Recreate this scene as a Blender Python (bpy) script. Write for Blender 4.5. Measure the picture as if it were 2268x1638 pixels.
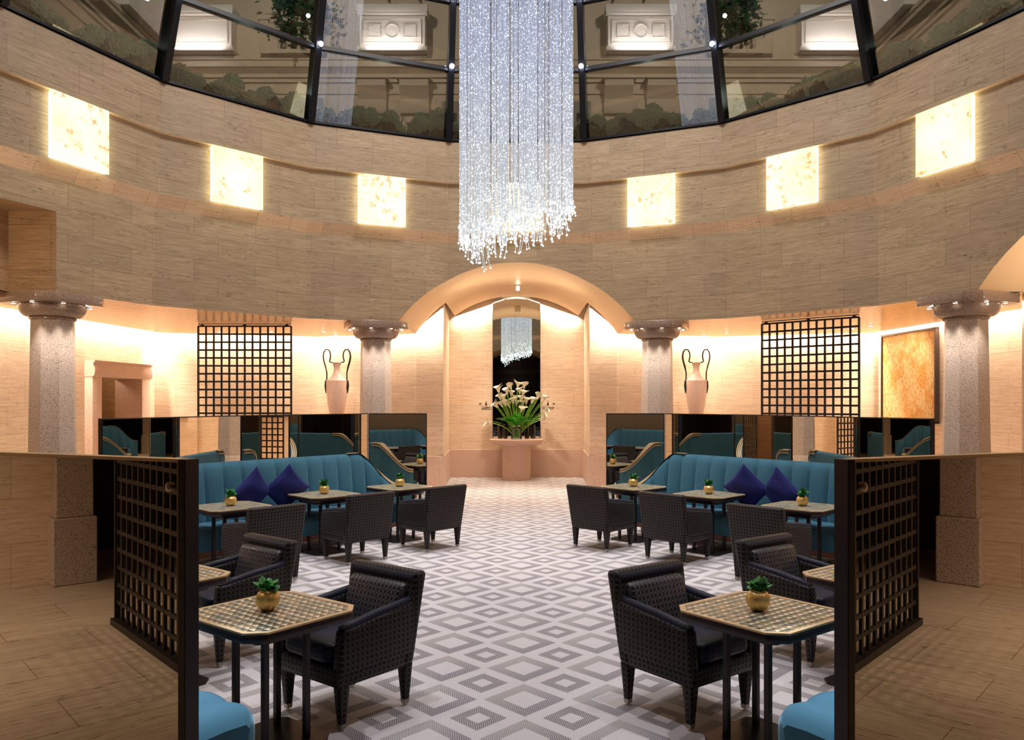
import bpy, bmesh, math, random
from math import sin, cos, pi, radians, sqrt, atan2, floor
from mathutils import Vector, Matrix, noise

# ------------------------------------------------------------------ clear
for o in list(bpy.data.objects):
    bpy.data.objects.remove(o, do_unlink=True)
S = bpy.context.scene
C = S.collection
random.seed(7)

# ------------------------------------------------------------------ camera, world, main light, exposure
EYE = 1.9
FPX = 1760.0                       # focal length in pixels of the 2268 wide frame
cd = bpy.data.cameras.new('camera'); cam = bpy.data.objects.new('camera', cd); C.objects.link(cam)
cd.sensor_width = 36.0; cd.lens = 36.0 * FPX / 2268.0
cd.shift_x = -10 / 2268.0; cd.shift_y = 73 / 2268.0
cd.clip_start = 0.05; cd.clip_end = 200
cam.location = (0, 0, EYE); cam.rotation_euler = (pi / 2, 0, 0)
S.camera = cam
S.view_settings.view_transform = 'Standard'; S.view_settings.look = 'None'
S.view_settings.gamma = 1.0; S.view_settings.use_curve_mapping = False
S.view_settings.exposure = 0.0
W = bpy.data.worlds.new('night_sky'); S.world = W; W.use_nodes = True
W.node_tree.nodes['Background'].inputs[0].default_value = (0.12, 0.13, 0.17, 1)
W.node_tree.nodes['Background'].inputs[1].default_value = 0.12
S.cycles.max_bounces = 7; S.cycles.glossy_bounces = 5; S.cycles.transparent_max_bounces = 12
S.cycles.adaptive_threshold = 0.03
S.cycles.sample_clamp_indirect = 4.0

DC = 8.64                          # distance of the rotunda's centre from the camera
RD = 6.8                           # circumradius of the sixteen-sided drum
ZW = 3.42                          # underside of the drum wall and height of the aisle ceiling

def lamp(name, kind, loc, power, color, aim=None, size=0.3, size_y=None, spot=60, blend=0.6, spread=None):
    l = bpy.data.lights.new(name, kind); o = bpy.data.objects.new(name, l); C.objects.link(o)
    l.energy = power; l.color = color
    if kind == 'AREA':
        l.size = size
        if size_y: l.shape = 'RECTANGLE'; l.size_y = size_y
        else: l.shape = 'DISK'
        if spread: l.spread = radians(spread)
    else:
        l.shadow_soft_size = size
    if kind == 'SPOT':
        l.spot_size = radians(spot); l.spot_blend = blend
    o.location = loc
    if aim is not None:
        d = Vector(aim) - Vector(loc)
        o.rotation_euler = d.to_track_quat('-Z', 'Y').to_euler()
    return o

WARM = (1.0, 0.78, 0.55); WARM2 = (1.0, 0.86, 0.70); COOL = (0.86, 0.90, 1.0); NEUT = (1.0, 0.92, 0.84)
# unseen fill disc added above the rotunda, and the dome's spots
lamp('dome_fill', 'AREA', (0, DC + 1.5, 11.0), 520, NEUT, aim=(0, DC + 2.5, 0), size=3.2, spread=150)
for k in range(8):
    a = radians(22.5 + 45 * k)
    lamp('dome_spot', 'SPOT', (4.6 * sin(a), DC + 4.6 * cos(a), 10.2), 480 - 190 * cos(a), (0.90, 0.92, 1.0), aim=(1.2 * sin(a), DC + 0.6 + 2.2 * cos(a), 0), size=0.12, spot=58, blend=0.8)

for s_ in (-1, 1):                  # unseen spots added to brighten the front tables and the back row
    lamp('table_fill', 'SPOT', (s_ * 2.2, 6.6, 9.6), 420, COOL, aim=(s_ * 1.5, 4.6, 0.7), size=0.08, spot=20, blend=0.9)
    lamp('row_fill', 'SPOT', (s_ * 1.2, 7.2, 9.8), 320, NEUT, aim=(s_ * 2.6, 9.9, 0.7), size=0.08, spot=26, blend=0.9)

# ------------------------------------------------------------------ mesh helpers
class G:
    def __init__(s): s.v = []; s.f = []; s.u = []; s.m = []
    def add(s, vs, fs, uvs=None, mi=0):
        b = len(s.v); s.v += [tuple(p) for p in vs]
        for k, f in enumerate(fs):
            s.f.append([b + i for i in f]); s.u.append(uvs[k] if uvs else None); s.m.append(mi)
        return s
    def quad(s, a, b, c, d, uv=None, mi=0):
        return s.add([a, b, c, d], [(0, 1, 2, 3)], [uv] if uv else None, mi)
    def hexa(s, p, mi=0):      # p: 4 bottom ccw, 4 top ccw
        return s.add(p, [(3, 2, 1, 0), (4, 5, 6, 7), (0, 1, 5, 4), (1, 2, 6, 5), (2, 3, 7, 6), (3, 0, 4, 7)], None, mi)
    def box(s, c, d, rz=0.0, mi=0):
        x, y, z = d[0] / 2, d[1] / 2, d[2] / 2
        P = [(-x, -y, -z), (x, -y, -z), (x, y, -z), (-x, y, -z), (-x, -y, z), (x, -y, z), (x, y, z), (-x, y, z)]
        ca, sa = cos(rz), sin(rz)
        return s.hexa([(c[0] + px * ca - py * sa, c[1] + px * sa + py * ca, c[2] + pz) for px, py, pz in P], mi)
    def bx(s, x0, x1, y0, y1, z0, z1, mi=0):
        return s.box(((x0 + x1) / 2, (y0 + y1) / 2, (z0 + z1) / 2), (x1 - x0, y1 - y0, z1 - z0), 0, mi)
    def frus(s, c, d0, d1, z0, z1, off=(0, 0)):
        a, b = d0[0] / 2, d0[1] / 2; e, f = d1[0] / 2, d1[1] / 2; X, Y = c; ox, oy = off
        return s.hexa([(X - a, Y - b, z0), (X + a, Y - b, z0), (X + a, Y + b, z0), (X - a, Y + b, z0),
                       (X + ox - e, Y + oy - f, z1), (X + ox + e, Y + oy - f, z1), (X + ox + e, Y + oy + f, z1), (X + ox - e, Y + oy + f, z1)])
    def prism(s, poly, z0, z1, top=None, mi=0):
        n = len(poly); t = top or poly
        vs = [(x, y, z0) for x, y in poly] + [(x, y, z1) for x, y in t]
        fs = [tuple(range(n - 1, -1, -1)), tuple(range(n, 2 * n))] + [(i, (i + 1) % n, n + (i + 1) % n, n + i) for i in range(n)]
        return s.add(vs, fs, None, mi)
    def lathe(s, prof, n=32, c=(0, 0, 0), cap=True, mi=0):
        vs = []; fs = []
        for r, z in prof:
            for i in range(n):
                a = 2 * pi * i / n; vs.append((c[0] + r * cos(a), c[1] + r * sin(a), c[2] + z))
        for j in range(len(prof) - 1):
            for i in range(n):
                i2 = (i + 1) % n; fs.append((j * n + i, j * n + i2, (j + 1) * n + i2, (j + 1) * n + i))
        if cap:
            fs.append(tuple(range(n - 1, -1, -1))); fs.append(tuple((len(prof) - 1) * n + i for i in range(n)))
        return s.add(vs, fs, None, mi)
    def tube(s, path, r, n=6, cap=True, mi=0):
        P = [Vector(p) for p in path]; m = len(P); vs = []; fs = []
        rr = r if isinstance(r, (list, tuple)) else [r] * m
        prev = None
        for j in range(m):
            t = (P[min(j + 1, m - 1)] - P[max(j - 1, 0)])
            t = t.normalized() if t.length > 1e-9 else Vector((0, 0, 1))
            if prev is None:
                a = Vector((1, 0, 0)) if abs(t.x) < 0.9 else Vector((0, 1, 0)); u = t.cross(a).normalized()
            else:
                u = (prev - t * prev.dot(t)); u = u.normalized() if u.length > 1e-9 else t.orthogonal().normalized()
            prev = u; w = t.cross(u)
            for i in range(n):
                a = 2 * pi * i / n; vs.append(tuple(P[j] + (u * cos(a) + w * sin(a)) * rr[j]))
        for j in range(m - 1):
            for i in range(n):
                i2 = (i + 1) % n; fs.append((j * n + i, j * n + i2, (j + 1) * n + i2, (j + 1) * n + i))
        if cap:
            fs.append(tuple(range(n - 1, -1, -1))); fs.append(tuple((m - 1) * n + i for i in range(n)))
        return s.add(vs, fs, None, mi)
    def grid(s, fn, nu, nv, closeu=False, mi=0, uvf=None):
        vs = []; fs = []; uv = []
        cu = nu if closeu else nu + 1
        for j in range(nv + 1):
            for i in range(cu):
                vs.append(fn(i / nu, j / nv))
        for j in range(nv):
            for i in range(nu):
                i2 = (i + 1) % cu
                fs.append((j * cu + i, j * cu + i2, (j + 1) * cu + i2, (j + 1) * cu + i))
                if uvf: uv.append([uvf(i / nu, j / nv), uvf((i + 1) / nu, j / nv), uvf((i + 1) / nu, (j + 1) / nv), uvf(i / nu, (j + 1) / nv)])
        return s.add(vs, fs, uv or None, mi)
    def sphere(s, c, r, n=10, m=7, sc=(1, 1, 1), mi=0):
        return s.lathe([(max(1e-4, r * sin(pi * k / m)) * sc[0], -r * cos(pi * k / m) * sc[2]) for k in range(m + 1)], n, c, False, mi)

def build(name, g, mat, parent=None, bevel=0.0, seg=2, smooth=35, loc=None, rz=0.0):
    me = bpy.data.meshes.new(name)
    me.from_pydata(g.v, [], g.f)
    mats = mat if isinstance(mat, (list, tuple)) else [mat]
    for m in mats: me.materials.append(m)
    if len(mats) > 1: me.polygons.foreach_set('material_index', g.m)
    custom = any(u is not None for u in g.u)
    if bevel > 0:
        bm = bmesh.new(); bm.from_mesh(me)
        bmesh.ops.remove_doubles(bm, verts=bm.verts, dist=1e-5)
        ed = [e for e in bm.edges if len(e.link_faces) == 2 and e.calc_face_angle(0) > radians(25)]
        bmesh.ops.bevel(bm, geom=ed, offset=bevel, segments=seg, profile=0.5, affect='EDGES', clamp_overlap=True)
        bm.to_mesh(me); bm.free(); custom = False
    ul = me.uv_layers.new(name='UVMap').data
    V = me.vertices
    for pi_, p in enumerate(me.polygons):
        cu = g.u[pi_] if custom else None
        if cu:
            for li, t in zip(p.loop_indices, cu): ul[li].uv = t
        else:
            n = p.normal; ax, ay, az = abs(n.x), abs(n.y), abs(n.z)
            for li in p.loop_indices:
                co = V[me.loops[li].vertex_index].co
                if az >= ax and az >= ay: ul[li].uv = (co.x, co.y)
                elif ax >= ay: ul[li].uv = (co.y, co.z)
                else: ul[li].uv = (co.x, co.z)
    if smooth:
        me.polygons.foreach_set('use_smooth', [True] * len(me.polygons))
        me.set_sharp_from_angle(angle=radians(smooth))
    me.update()
    o = bpy.data.objects.new(name, me); C.objects.link(o)
    if parent is not None: o.parent = parent
    if loc is not None: o.location = loc
    if rz: o.rotation_euler = (0, 0, rz)
    return o

def thing(name, label, cat, loc=(0, 0, 0), rz=0.0, group=None):
    o = bpy.data.objects.new(name, None); C.objects.link(o)
    o.empty_display_size = 0.1
    o.location = loc; o.rotation_euler = (0, 0, rz)
    o['label'] = label; o['category'] = cat
    if group: o['group'] = group
    return o
def tag(o, label, cat, group=None, kind=None):
    o['label'] = label; o['category'] = cat
    if group: o['group'] = group
    if kind: o['kind'] = kind
    return o
def struct(name, g, mat, label=None, cat=None, parent=None, **k):
    o = build(name, g, mat, parent, **k)
    if parent is None:
        o['kind'] = 'structure'; o['label'] = label; o['category'] = cat
    return o
def dup(root, loc, rz=0.0, label=None, group=None, scale=None):
    r = root.copy(); C.objects.link(r); r.location = loc; r.rotation_euler = (0, 0, rz)
    if scale: r.scale = scale
    if label: r['label'] = label
    if group: r['group'] = group
    for ch in list(root.children):
        c = ch.copy(); C.objects.link(c); c.parent = r
        for gch in list(ch.children):
            d = gch.copy(); C.objects.link(d); d.parent = c
    return r
def heading(fx, fy):               # rotation that turns local +Y to (fx, fy)
    return atan2(-fx, fy)

# ------------------------------------------------------------------ materials
def lin(r, g, b):
    f = lambda c: (c / 255) / 12.92 if c / 255 <= 0.04045 else ((c / 255 + 0.055) / 1.055) ** 2.4
    return (f(r), f(g), f(b), 1.0)
class N:
    def __init__(s, name):
        s.mat = bpy.data.materials.new(name); s.mat.use_nodes = True
        s.t = s.mat.node_tree; s.p = s.t.nodes['Principled BSDF']; s.out = s.t.nodes['Material Output']
    def n(s, typ, **k):
        x = s.t.nodes.new(typ)
        for a, b in k.items(): setattr(x, a, b)
        return x
    def l(s, a, b): s.t.links.new(a, b)
    def sv(s, sock, val):
        if hasattr(val, 'is_output') or isinstance(val, bpy.types.NodeSocket): s.l(val, sock)
        else: sock.default_value = val
    def math(s, op, a, b=0.0, c=0.0):
        x = s.n('ShaderNodeMath', operation=op); s.sv(x.inputs[0], a); s.sv(x.inputs[1], b); s.sv(x.inputs[2], c); return x.outputs[0]
    def mix(s, f, a, b, blend='MIX'):
        x = s.n('ShaderNodeMix', data_type='RGBA', blend_type=blend); s.sv(x.inputs[0], f); s.sv(x.inputs[6], a); s.sv(x.inputs[7], b); return x.outputs[2]
    def coord(s, kind='UV', sc=(1, 1, 1), loc=(0, 0, 0)):
        t = s.n('ShaderNodeTexCoord'); m = s.n('ShaderNodeMapping')
        m.inputs['Scale'].default_value = sc; m.inputs['Location'].default_value = loc
        s.l(t.outputs[kind], m.inputs[0]); return m.outputs[0]
    def noise(s, vec, scale, detail=3.0, rough=0.55, out=0):
        x = s.n('ShaderNodeTexNoise'); s.l(vec, x.inputs['Vector']); x.inputs['Scale'].default_value = scale
        x.inputs['Detail'].default_value = detail; x.inputs['Roughness'].default_value = rough; return x.outputs[out]
    def ramp(s, f, stops):
        x = s.n('ShaderNodeValToRGB'); e = x.color_ramp.elements
        while len(e) < len(stops): e.new(0.5)
        for k, (p, c) in enumerate(stops):
            e[k].position = p; e[k].color = c if len(c) == 4 else (c[0], c[0], c[0], 1)
        s.l(f, x.inputs[0]); return x.outputs[0]
    def step(s, f, a, b):
        x = s.n('ShaderNodeMapRange'); s.sv(x.inputs[0], f); x.inputs[1].default_value = a; x.inputs[2].default_value = b; return x.outputs[0]
    def bump(s, h, strength=0.3, dist=0.01):
        x = s.n('ShaderNodeBump'); x.inputs['Strength'].default_value = strength; x.inputs['Distance'].default_value = dist
        s.l(h, x.inputs['Height']); s.l(x.outputs[0], s.p.inputs['Normal'])
    def set(s, col=None, rough=None, metal=None, spec=None, coat=None, sheen=None):
        i = s.p.inputs
        if col is not None: s.sv(i['Base Color'], col)
        if rough is not None: s.sv(i['Roughness'], rough)
        if metal is not None: i['Metallic'].default_value = metal
        if spec is not None: i['Specular IOR Level'].default_value = spec
        if coat is not None: i['Coat Weight'].default_value = coat; i['Coat Roughness'].default_value = 0.05
        if sheen is not None: i['Sheen Weight'].default_value = sheen
        return s.mat

def plain(name, rgb, rough=0.5, metal=0.0, spec=None, coat=None, sheen=None):
    return N(name).set(lin(*rgb), rough, metal, spec, coat, sheen)

def travertine(name, a, b, bw, bh, joint=0.0035, rough=0.5, tint=0.6, pits=0.8):
    m = N(name)
    st = m.noise(m.coord('UV', (2.2, 34, 1)), 1.0, 6, 0.7)
    st2 = m.noise(m.coord('UV', (6.0, 110, 1), (3, 7, 0)), 1.0, 3, 0.6)
    big = m.noise(m.coord('UV', (0.8, 1.5, 1), (9, 2, 0)), 1.0, 2)
    f = m.math('ADD', m.math('MULTIPLY', st, 0.75), m.math('MULTIPLY', st2, 0.25))
    col = m.ramp(f, [(0.36, a), (0.60, b)])
    br = m.n('ShaderNodeTexBrick'); m.l(m.coord('UV'), br.inputs['Vector'])
    br.offset = 0.37; br.offset_frequency = 2; br.squash = 1.0
    br.inputs['Color1'].default_value = (0.80, 0.79, 0.77, 1); br.inputs['Color2'].default_value = (1.06, 1.04, 1.02, 1)
    br.inputs['Mortar'].default_value = (0.9, 0.9, 0.9, 1)
    br.inputs['Scale'].default_value = 1.0; br.inputs['Mortar Size'].default_value = joint
    br.inputs['Mortar Smooth'].default_value = 0.1; br.inputs['Bias'].default_value = 0.1
    br.inputs['Brick Width'].default_value = bw; br.inputs['Row Height'].default_value = bh
    col = m.mix(tint, col, m.mix(1.0, col, br.outputs['Color'], 'MULTIPLY'))
    col = m.mix(m.math('MULTIPLY', m.step(big, 0.35, 0.7), 0.25), col, m.mix(1.0, col, (0.86, 0.80, 0.74, 1), 'MULTIPLY'))
    pit = m.noise(m.coord('UV', (10, 70, 1), (1, 3, 0)), 1.0, 3, 0.6)
    cl = m.noise(m.coord('UV', (1.6, 9, 1), (5, 3, 0)), 1.0, 3, 0.6)
    pm = m.math('MULTIPLY', m.step(pit, 0.56, 0.63), m.step(cl, 0.48, 0.62))
    col = m.mix(m.math('MULTIPLY', pm, pits), col, m.mix(1.0, col, (0.22, 0.15, 0.10, 1), 'MULTIPLY'))
    col = m.mix(m.math('MULTIPLY', br.outputs['Fac'], 0.55), col, m.mix(1.0, col, (0.35, 0.28, 0.22, 1), 'MULTIPLY'))
    m.bump(m.math('SUBTRACT', m.math('MULTIPLY', st2, 0.3), m.math('ADD', pm, br.outputs['Fac'])), 0.25, 0.004)
    return m.set(col, rough)

def granite(name, base, dark, light, sc=95.0, rough=0.35):
    m = N(name)
    v = m.coord('Object')
    a = m.noise(v, sc, 3, 0.7); b = m.noise(m.coord('Object', (1, 1, 1), (3, 5, 8)), sc * 1.6, 2, 0.6)
    c = m.noise(v, 3.0, 2)
    col = m.mix(m.step(a, 0.54, 0.62), base, dark)
    col = m.mix(m.step(b, 0.58, 0.66), col, light)
    col = m.mix(m.math('MULTIPLY', c, 0.25), col, m.mix(1.0, col, (0.85, 0.78, 0.72, 1), 'MULTIPLY'))
    return m.set(col, rough)

def emitter(name, rgb, strength):
    m = N(name); m.p.inputs['Base Color'].default_value = (0, 0, 0, 1)
    m.p.inputs['Emission Color'].default_value = rgb if len(rgb) == 4 else (*rgb, 1); m.p.inputs['Emission Strength'].default_value = strength
    return m.mat

def mirror(name, tint, rough=0.0, base=(0.01, 0.008, 0.006)):
    m = N(name); g = m.n('ShaderNodeBsdfGlossy'); g.inputs['Color'].default_value = (*tint, 1); g.inputs['Roughness'].default_value = rough
    m.l(g.outputs[0], m.out.inputs[0]); return m.mat

def pane(name, tint=(0.92, 0.97, 0.94), ior=1.5, gain=1.0):
    m = N(name); t = m.n('ShaderNodeBsdfTransparent'); t.inputs[0].default_value = (*tint, 1)
    g = m.n('ShaderNodeBsdfGlossy'); g.inputs['Roughness'].default_value = 0.0
    fr = m.n('ShaderNodeFresnel'); fr.inputs[0].default_value = ior
    x = m.n('ShaderNodeMixShader'); m.l(m.math('MINIMUM', m.math('MULTIPLY', fr.outputs[0], gain), 1.0), x.inputs[0])
    m.l(t.outputs[0], x.inputs[1]); m.l(g.outputs[0], x.inputs[2]); m.l(x.outputs[0], m.out.inputs[0]); return m.mat

def onyx():
    m = N('lit_onyx'); v = m.coord('Object')
    oi = m.n('ShaderNodeObjectInfo')
    ad = m.n('ShaderNodeVectorMath', operation='ADD'); m.l(v, ad.inputs[0])
    cb = m.n('ShaderNodeCombineXYZ'); m.l(m.math('MULTIPLY', oi.outputs['Random'], 40.0), cb.inputs[0]); m.l(m.math('MULTIPLY', oi.outputs['Random'], 17.0), cb.inputs[2])
    m.l(cb.outputs[0], ad.inputs[1]); v = ad.outputs[0]
    a = m.noise(v, 3.2, 5, 0.6); b = m.noise(v, 9.0, 4, 0.7); c = m.noise(v, 1.4, 2)
    spot = m.math('MULTIPLY', m.step(b, 0.50, 0.60), m.step(a, 0.47, 0.56))
    col = m.mix(m.step(c, 0.35, 0.65), lin(243, 238, 178), lin(255, 253, 224))
    col = m.mix(m.math('MULTIPLY', spot, 0.95), col, lin(150, 88, 28))
    m.p.inputs['Base Color'].default_value = lin(230, 215, 170)
    m.l(col, m.p.inputs['Emission Color']); m.p.inputs['Emission Strength'].default_value = 0.98
    return m.mat

def carpet_mat():
    m = N('diamond_carpet')
    t = m.n('ShaderNodeTexCoord'); sp = m.n('ShaderNodeSeparateXYZ'); m.l(t.outputs['Object'], sp.inputs[0])
    x, y = sp.outputs[0], sp.outputs[1]
    def tri(v, per, off):
        u = m.math('DIVIDE', m.math('SUBTRACT', v, off), per)
        fr = m.math('SUBTRACT', m.math('FRACT', m.math('ADD', u, 0.5)), 0.5)
        return fr, m.math('MULTIPLY', m.math('ABSOLUTE', fr), 2.0)
    fx, a = tri(x, 0.56, 0.05); fy, b = tri(y, 0.598, 5.065)
    q = m.math('ADD', a, b); q2 = m.math('SUBTRACT', 2.0, q)
    def band(v, lo, hi):
        return m.math('MULTIPLY', m.math('GREATER_THAN', v, lo), m.math('LESS_THAN', v, hi))
    big = band(q, 0.50, 0.93); small = band(q2, 0.27, 0.62)
    mask = m.math('MAXIMUM', big, small)
    hat = m.math('GREATER_THAN', m.math('SINE', m.math('MULTIPLY', m.math('ADD', x, m.math('MULTIPLY', y, 0.12)), 2 * pi / 0.0125)), -0.25)
    sgn = m.math('ADD', m.math('MULTIPLY', m.math('SUBTRACT', 0.0, fy), 1.0), m.math('MULTIPLY', fx, 0.7))
    tone = m.step(sgn, -0.35, 0.35)
    sgn2 = m.step(m.math('ADD', m.math('MULTIPLY', fx, -1.0), fy), -0.4, 0.4)
    dk = m.mix(tone, lin(150, 146, 138), lin(84, 78, 94))
    dk2 = m.mix(sgn2, lin(104, 98, 100), lin(92, 86, 92))
    dk = m.mix(small, dk, dk2)
    iv = m.mix(m.noise(m.coord('Object'), 180, 2), lin(204, 196, 196), lin(228, 221, 221))
    col = m.mix(m.math('MULTIPLY', mask, m.math('ADD', 0.28, m.math('MULTIPLY', hat, 0.55))), iv, dk)
    m.bump(m.noise(m.coord('Object'), 400, 2), 0.4, 0.003)
    return m.set(col, 0.95, spec=0.1, sheen=0.2)

def weave_mat(name, base, line, cell=0.036, sheen=0.3, rough=0.62, spec=0.25):
    m = N(name); t = m.n('ShaderNodeTexCoord'); sp = m.n('ShaderNodeSeparateXYZ'); m.l(t.outputs['UV'], sp.inputs[0])
    u = m.math('FRACT', m.math('DIVIDE', sp.outputs[0], cell)); v = m.math('FRACT', m.math('DIVIDE', sp.outputs[1], cell * 0.94))
    e1 = m.math('LESS_THAN', u, 0.34); e2 = m.math('LESS_THAN', v, 0.30)
    dg = m.math('GREATER_THAN', m.math('ADD', u, v), 1.5)
    edge = m.math('MAXIMUM', e1, e2)
    both = m.math('MULTIPLY', e1, e2)
    f = m.math('ADD', m.math('MULTIPLY', edge, 0.7), m.math('MULTIPLY', both, -0.45))
    f = m.math('ADD', f, m.math('MULTIPLY', dg, 0.12))
    col = m.mix(f, base, line)
    m.bump(m.math('SUBTRACT', 1.0, edge), 0.6, 0.004)
    return m.set(col, m.math('SUBTRACT', rough, m.math('MULTIPLY', edge, 0.2)), spec=spec, sheen=sheen)

def tabletop_mat():
    m = N('patterned_tabletop'); t = m.n('ShaderNodeTexCoord'); sp = m.n('ShaderNodeSeparateXYZ'); m.l(t.outputs['UV'], sp.inputs[0])
    ce = 0.052
    U = m.math('DIVIDE', m.math('ADD', sp.outputs[0], 10.0), ce); V = m.math('DIVIDE', m.math('ADD', sp.outputs[1], 10.0), ce)
    u = m.math('FRACT', U); v = m.math('FRACT', V)
    d1 = m.math('GREATER_THAN', u, v); d2 = m.math('GREATER_THAN', m.math('ADD', u, v), 1.0)
    rnd = m.n('ShaderNodeTexWhiteNoise', noise_dimensions='2D')
    cb = m.n('ShaderNodeCombineXYZ'); m.l(m.math('FLOOR', U), cb.inputs[0]); m.l(m.math('FLOOR', V), cb.inputs[1]); m.l(cb.outputs[0], rnd.inputs[0])
    r = rnd.outputs[0]
    A = m.mix(d2, lin(112, 104, 84), lin(232, 222, 196)); B = m.mix(d2, lin(62, 66, 62), lin(148, 134, 108))
    col = m.mix(d1, A, B)
    col = m.mix(m.math('MULTIPLY', m.math('GREATER_THAN', r, 0.72), 0.5), col, lin(56, 92, 90))
    col = m.mix(m.math('MULTIPLY', m.math('LESS_THAN', r, 0.25), 0.35), col, lin(170, 150, 110))
    return m.set(col, 0.3, spec=0.3)

def velvet(name, rgb, rough=0.8, sheen=0.6):
    m = N(name); c = lin(*rgb)
    n1 = m.noise(m.coord('Object'), 5.0, 3)
    col = m.mix(m.math('MULTIPLY', n1, 0.5), c, m.mix(1.0, c, (1.5, 1.4, 1.35, 1), 'MULTIPLY'))
    mt = m.set(col, rough, spec=0.15, sheen=sheen)
    m.p.inputs['Sheen Tint'].default_value = (min(1, c[0] * 3 + .2), min(1, c[1] * 3 + .2), min(1, c[2] * 3 + .2), 1)
    m.p.inputs['Sheen Roughness'].default_value = 0.35
    return mt

def painting_mat():
    m = N('gold_canvas'); v = m.coord('UV', (30, 22, 1)); 
    vo = m.n('ShaderNodeTexVoronoi'); m.l(v, vo.inputs['Vector']); vo.inputs['Scale'].default_value = 1.0
    n1 = m.noise(m.coord('UV', (2.2, 1.6, 1)), 1.0, 4); n2 = m.noise(m.coord('UV', (26, 9, 1)), 1.0, 3)
    col = m.mix(m.step(n1, 0.35, 0.65), lin(236, 170, 84), lin(246, 208, 136))
    col = m.mix(m.math('MULTIPLY', m.math('LESS_THAN', vo.outputs[0], 0.30), 0.7), col, lin(150, 78, 20))
    lt = m.math('MULTIPLY', m.step(n2, 0.47, 0.52), m.step(n1, 0.42, 0.50))
    col = m.mix(m.math('MULTIPLY', lt, 0.85), col, lin(250, 226, 170))
    return m.set(col, 0.6)

def gold_ceiling_mat():
    m = N('gold_lacquer_ceiling'); v = m.coord('Object', (1, 2.2, 1))
    n1 = m.noise(v, 5.0, 3); n2 = m.noise(m.coord('Object', (1, 2.6, 1)), 14.0, 2)
    h = m.math('ADD', n1, m.math('MULTIPLY', n2, 0.4))
    m.bump(h, 0.5, 0.03)
    col = m.mix(n1, lin(182, 132, 78), lin(204, 156, 100))
    return m.set(col, 0.16, metal=0.35, spec=0.7)

def wood_mat(name, a, b, rough=0.4):
    m = N(name); n1 = m.noise(m.coord('Object', (2, 2, 26)), 1.4, 4, 0.6)
    return m.set(m.mix(n1, lin(*a), lin(*b)), rough)

def string_mat():
    m = N('fibre_strand'); v = m.coord('Object', (60, 60, 34))
    w = m.n('ShaderNodeTexVoronoi'); m.l(v, w.inputs['Vector']); w.inputs['Scale'].default_value = 1.0
    sp = m.math('LESS_THAN', w.outputs[0], 0.26)
    lowz = m.n('ShaderNodeSeparateXYZ'); tc = m.n('ShaderNodeTexCoord'); m.l(tc.outputs['Object'], lowz.inputs[0])
    col = m.mix(m.step(lowz.outputs[2], 3.6, 5.6), lin(235, 238, 226), lin(196, 206, 232))
    m.p.inputs['Base Color'].default_value = (0.5, 0.52, 0.56, 1); m.p.inputs['Roughness'].default_value = 0.3
    m.l(col, m.p.inputs['Emission Color'])
    m.l(m.math('ADD', 0.34, m.math('MULTIPLY', sp, 2.4)), m.p.inputs['Emission Strength'])
    return m.mat

M = {}
M['drum'] = travertine('travertine_drum', lin(154, 132, 106), lin(188, 166, 138), 1.06, 0.385, 0.0035)
M['trav'] = travertine('travertine_wall', lin(220, 188, 154), lin(246, 226, 202), 1.1, 0.46, 0.003, tint=0.45, pits=0.5)
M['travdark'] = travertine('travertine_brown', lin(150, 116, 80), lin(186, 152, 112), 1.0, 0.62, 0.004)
M['tfloor'] = travertine('travertine_floor', lin(170, 148, 122), lin(206, 188, 164), 1.5, 0.55, 0.005, rough=0.4, pits=1.0)
M['ledge'] = travertine('travertine_ledge_lit', lin(236, 196, 154), lin(250, 222, 186), 0.62, 5.0, 0.004)  # ledge catches light differently; that lighter orange is put into the colour
M['granite'] = granite('speckled_granite', lin(200, 182, 168), lin(92, 72, 60), lin(244, 230, 218), 80.0)
M['granite_shaded'] = granite('polished_granite_shaded', lin(160, 136, 120), lin(78, 60, 52), lin(206, 184, 168), 80.0, 0.12)  # same stone as the shafts, polished; its shade is put into the colour
M['pinkgranite'] = granite('pink_granite', lin(222, 190, 170), lin(160, 122, 102), lin(246, 226, 210), 90)
M['goldceil'] = gold_ceiling_mat()
M['vault'] = plain('vault_plaster', (232, 196, 150), 0.45)
M['carpet'] = carpet_mat()
M['weave'] = weave_mat('woven_chair_fabric', lin(9, 7, 9), lin(76, 66, 60), 0.036, 0.05, 0.6, 0.2)
M['weavein'] = weave_mat('woven_cushion_fabric', lin(12, 11, 20), lin(104, 96, 98), 0.036, 0.1, 0.45, 0.4)
M['seatvelvet'] = weave_mat('navy_seat_velvet', lin(10, 11, 30), lin(20, 22, 52), 0.03, 0.12)
M['teal'] = velvet('teal_velvet', (58, 100, 120))
M['navy'] = velvet('navy_velvet', (30, 34, 92), 0.7, 0.35)
M['tabletop'] = tabletop_mat()
M['bronze'] = plain('dark_bronze', (54, 44, 46), 0.35, 0.6)
M['brass'] = plain('pale_brass', (214, 188, 146), 0.35, 0.4)
M['blackmetal'] = plain('black_metal', (20, 18, 22), 0.4, 0.3)
M['lattice'] = plain('dark_lattice', (30, 21, 17), 0.5, 0.2)
M['goldpot'] = plain('gold_leaf_pot', (238, 200, 128), 0.4, 0.8)
M['steel'] = plain('brushed_steel', (170, 160, 150), 0.3, 0.9)
M['leaf'] = plain('glossy_leaf', (56, 132, 58), 0.35)
M['brightleaf'] = plain('bright_leaf', (64, 168, 44), 0.35)
M['stem'] = plain('flower_stem', (110, 160, 50), 0.4)
M['petal'] = plain('white_petal', (246, 240, 220), 0.5)
M['spadix'] = plain('yellow_spadix', (232, 190, 60), 0.5)
M['darkwood'] = wood_mat('dark_wood', (30, 16, 10), (48, 28, 18))
M['redwood'] = wood_mat('reddish_wood', (120, 64, 40), (150, 86, 56))
M['mirrorfar'] = mirror('bright_mirror', (0.80, 0.75, 0.66))
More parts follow.
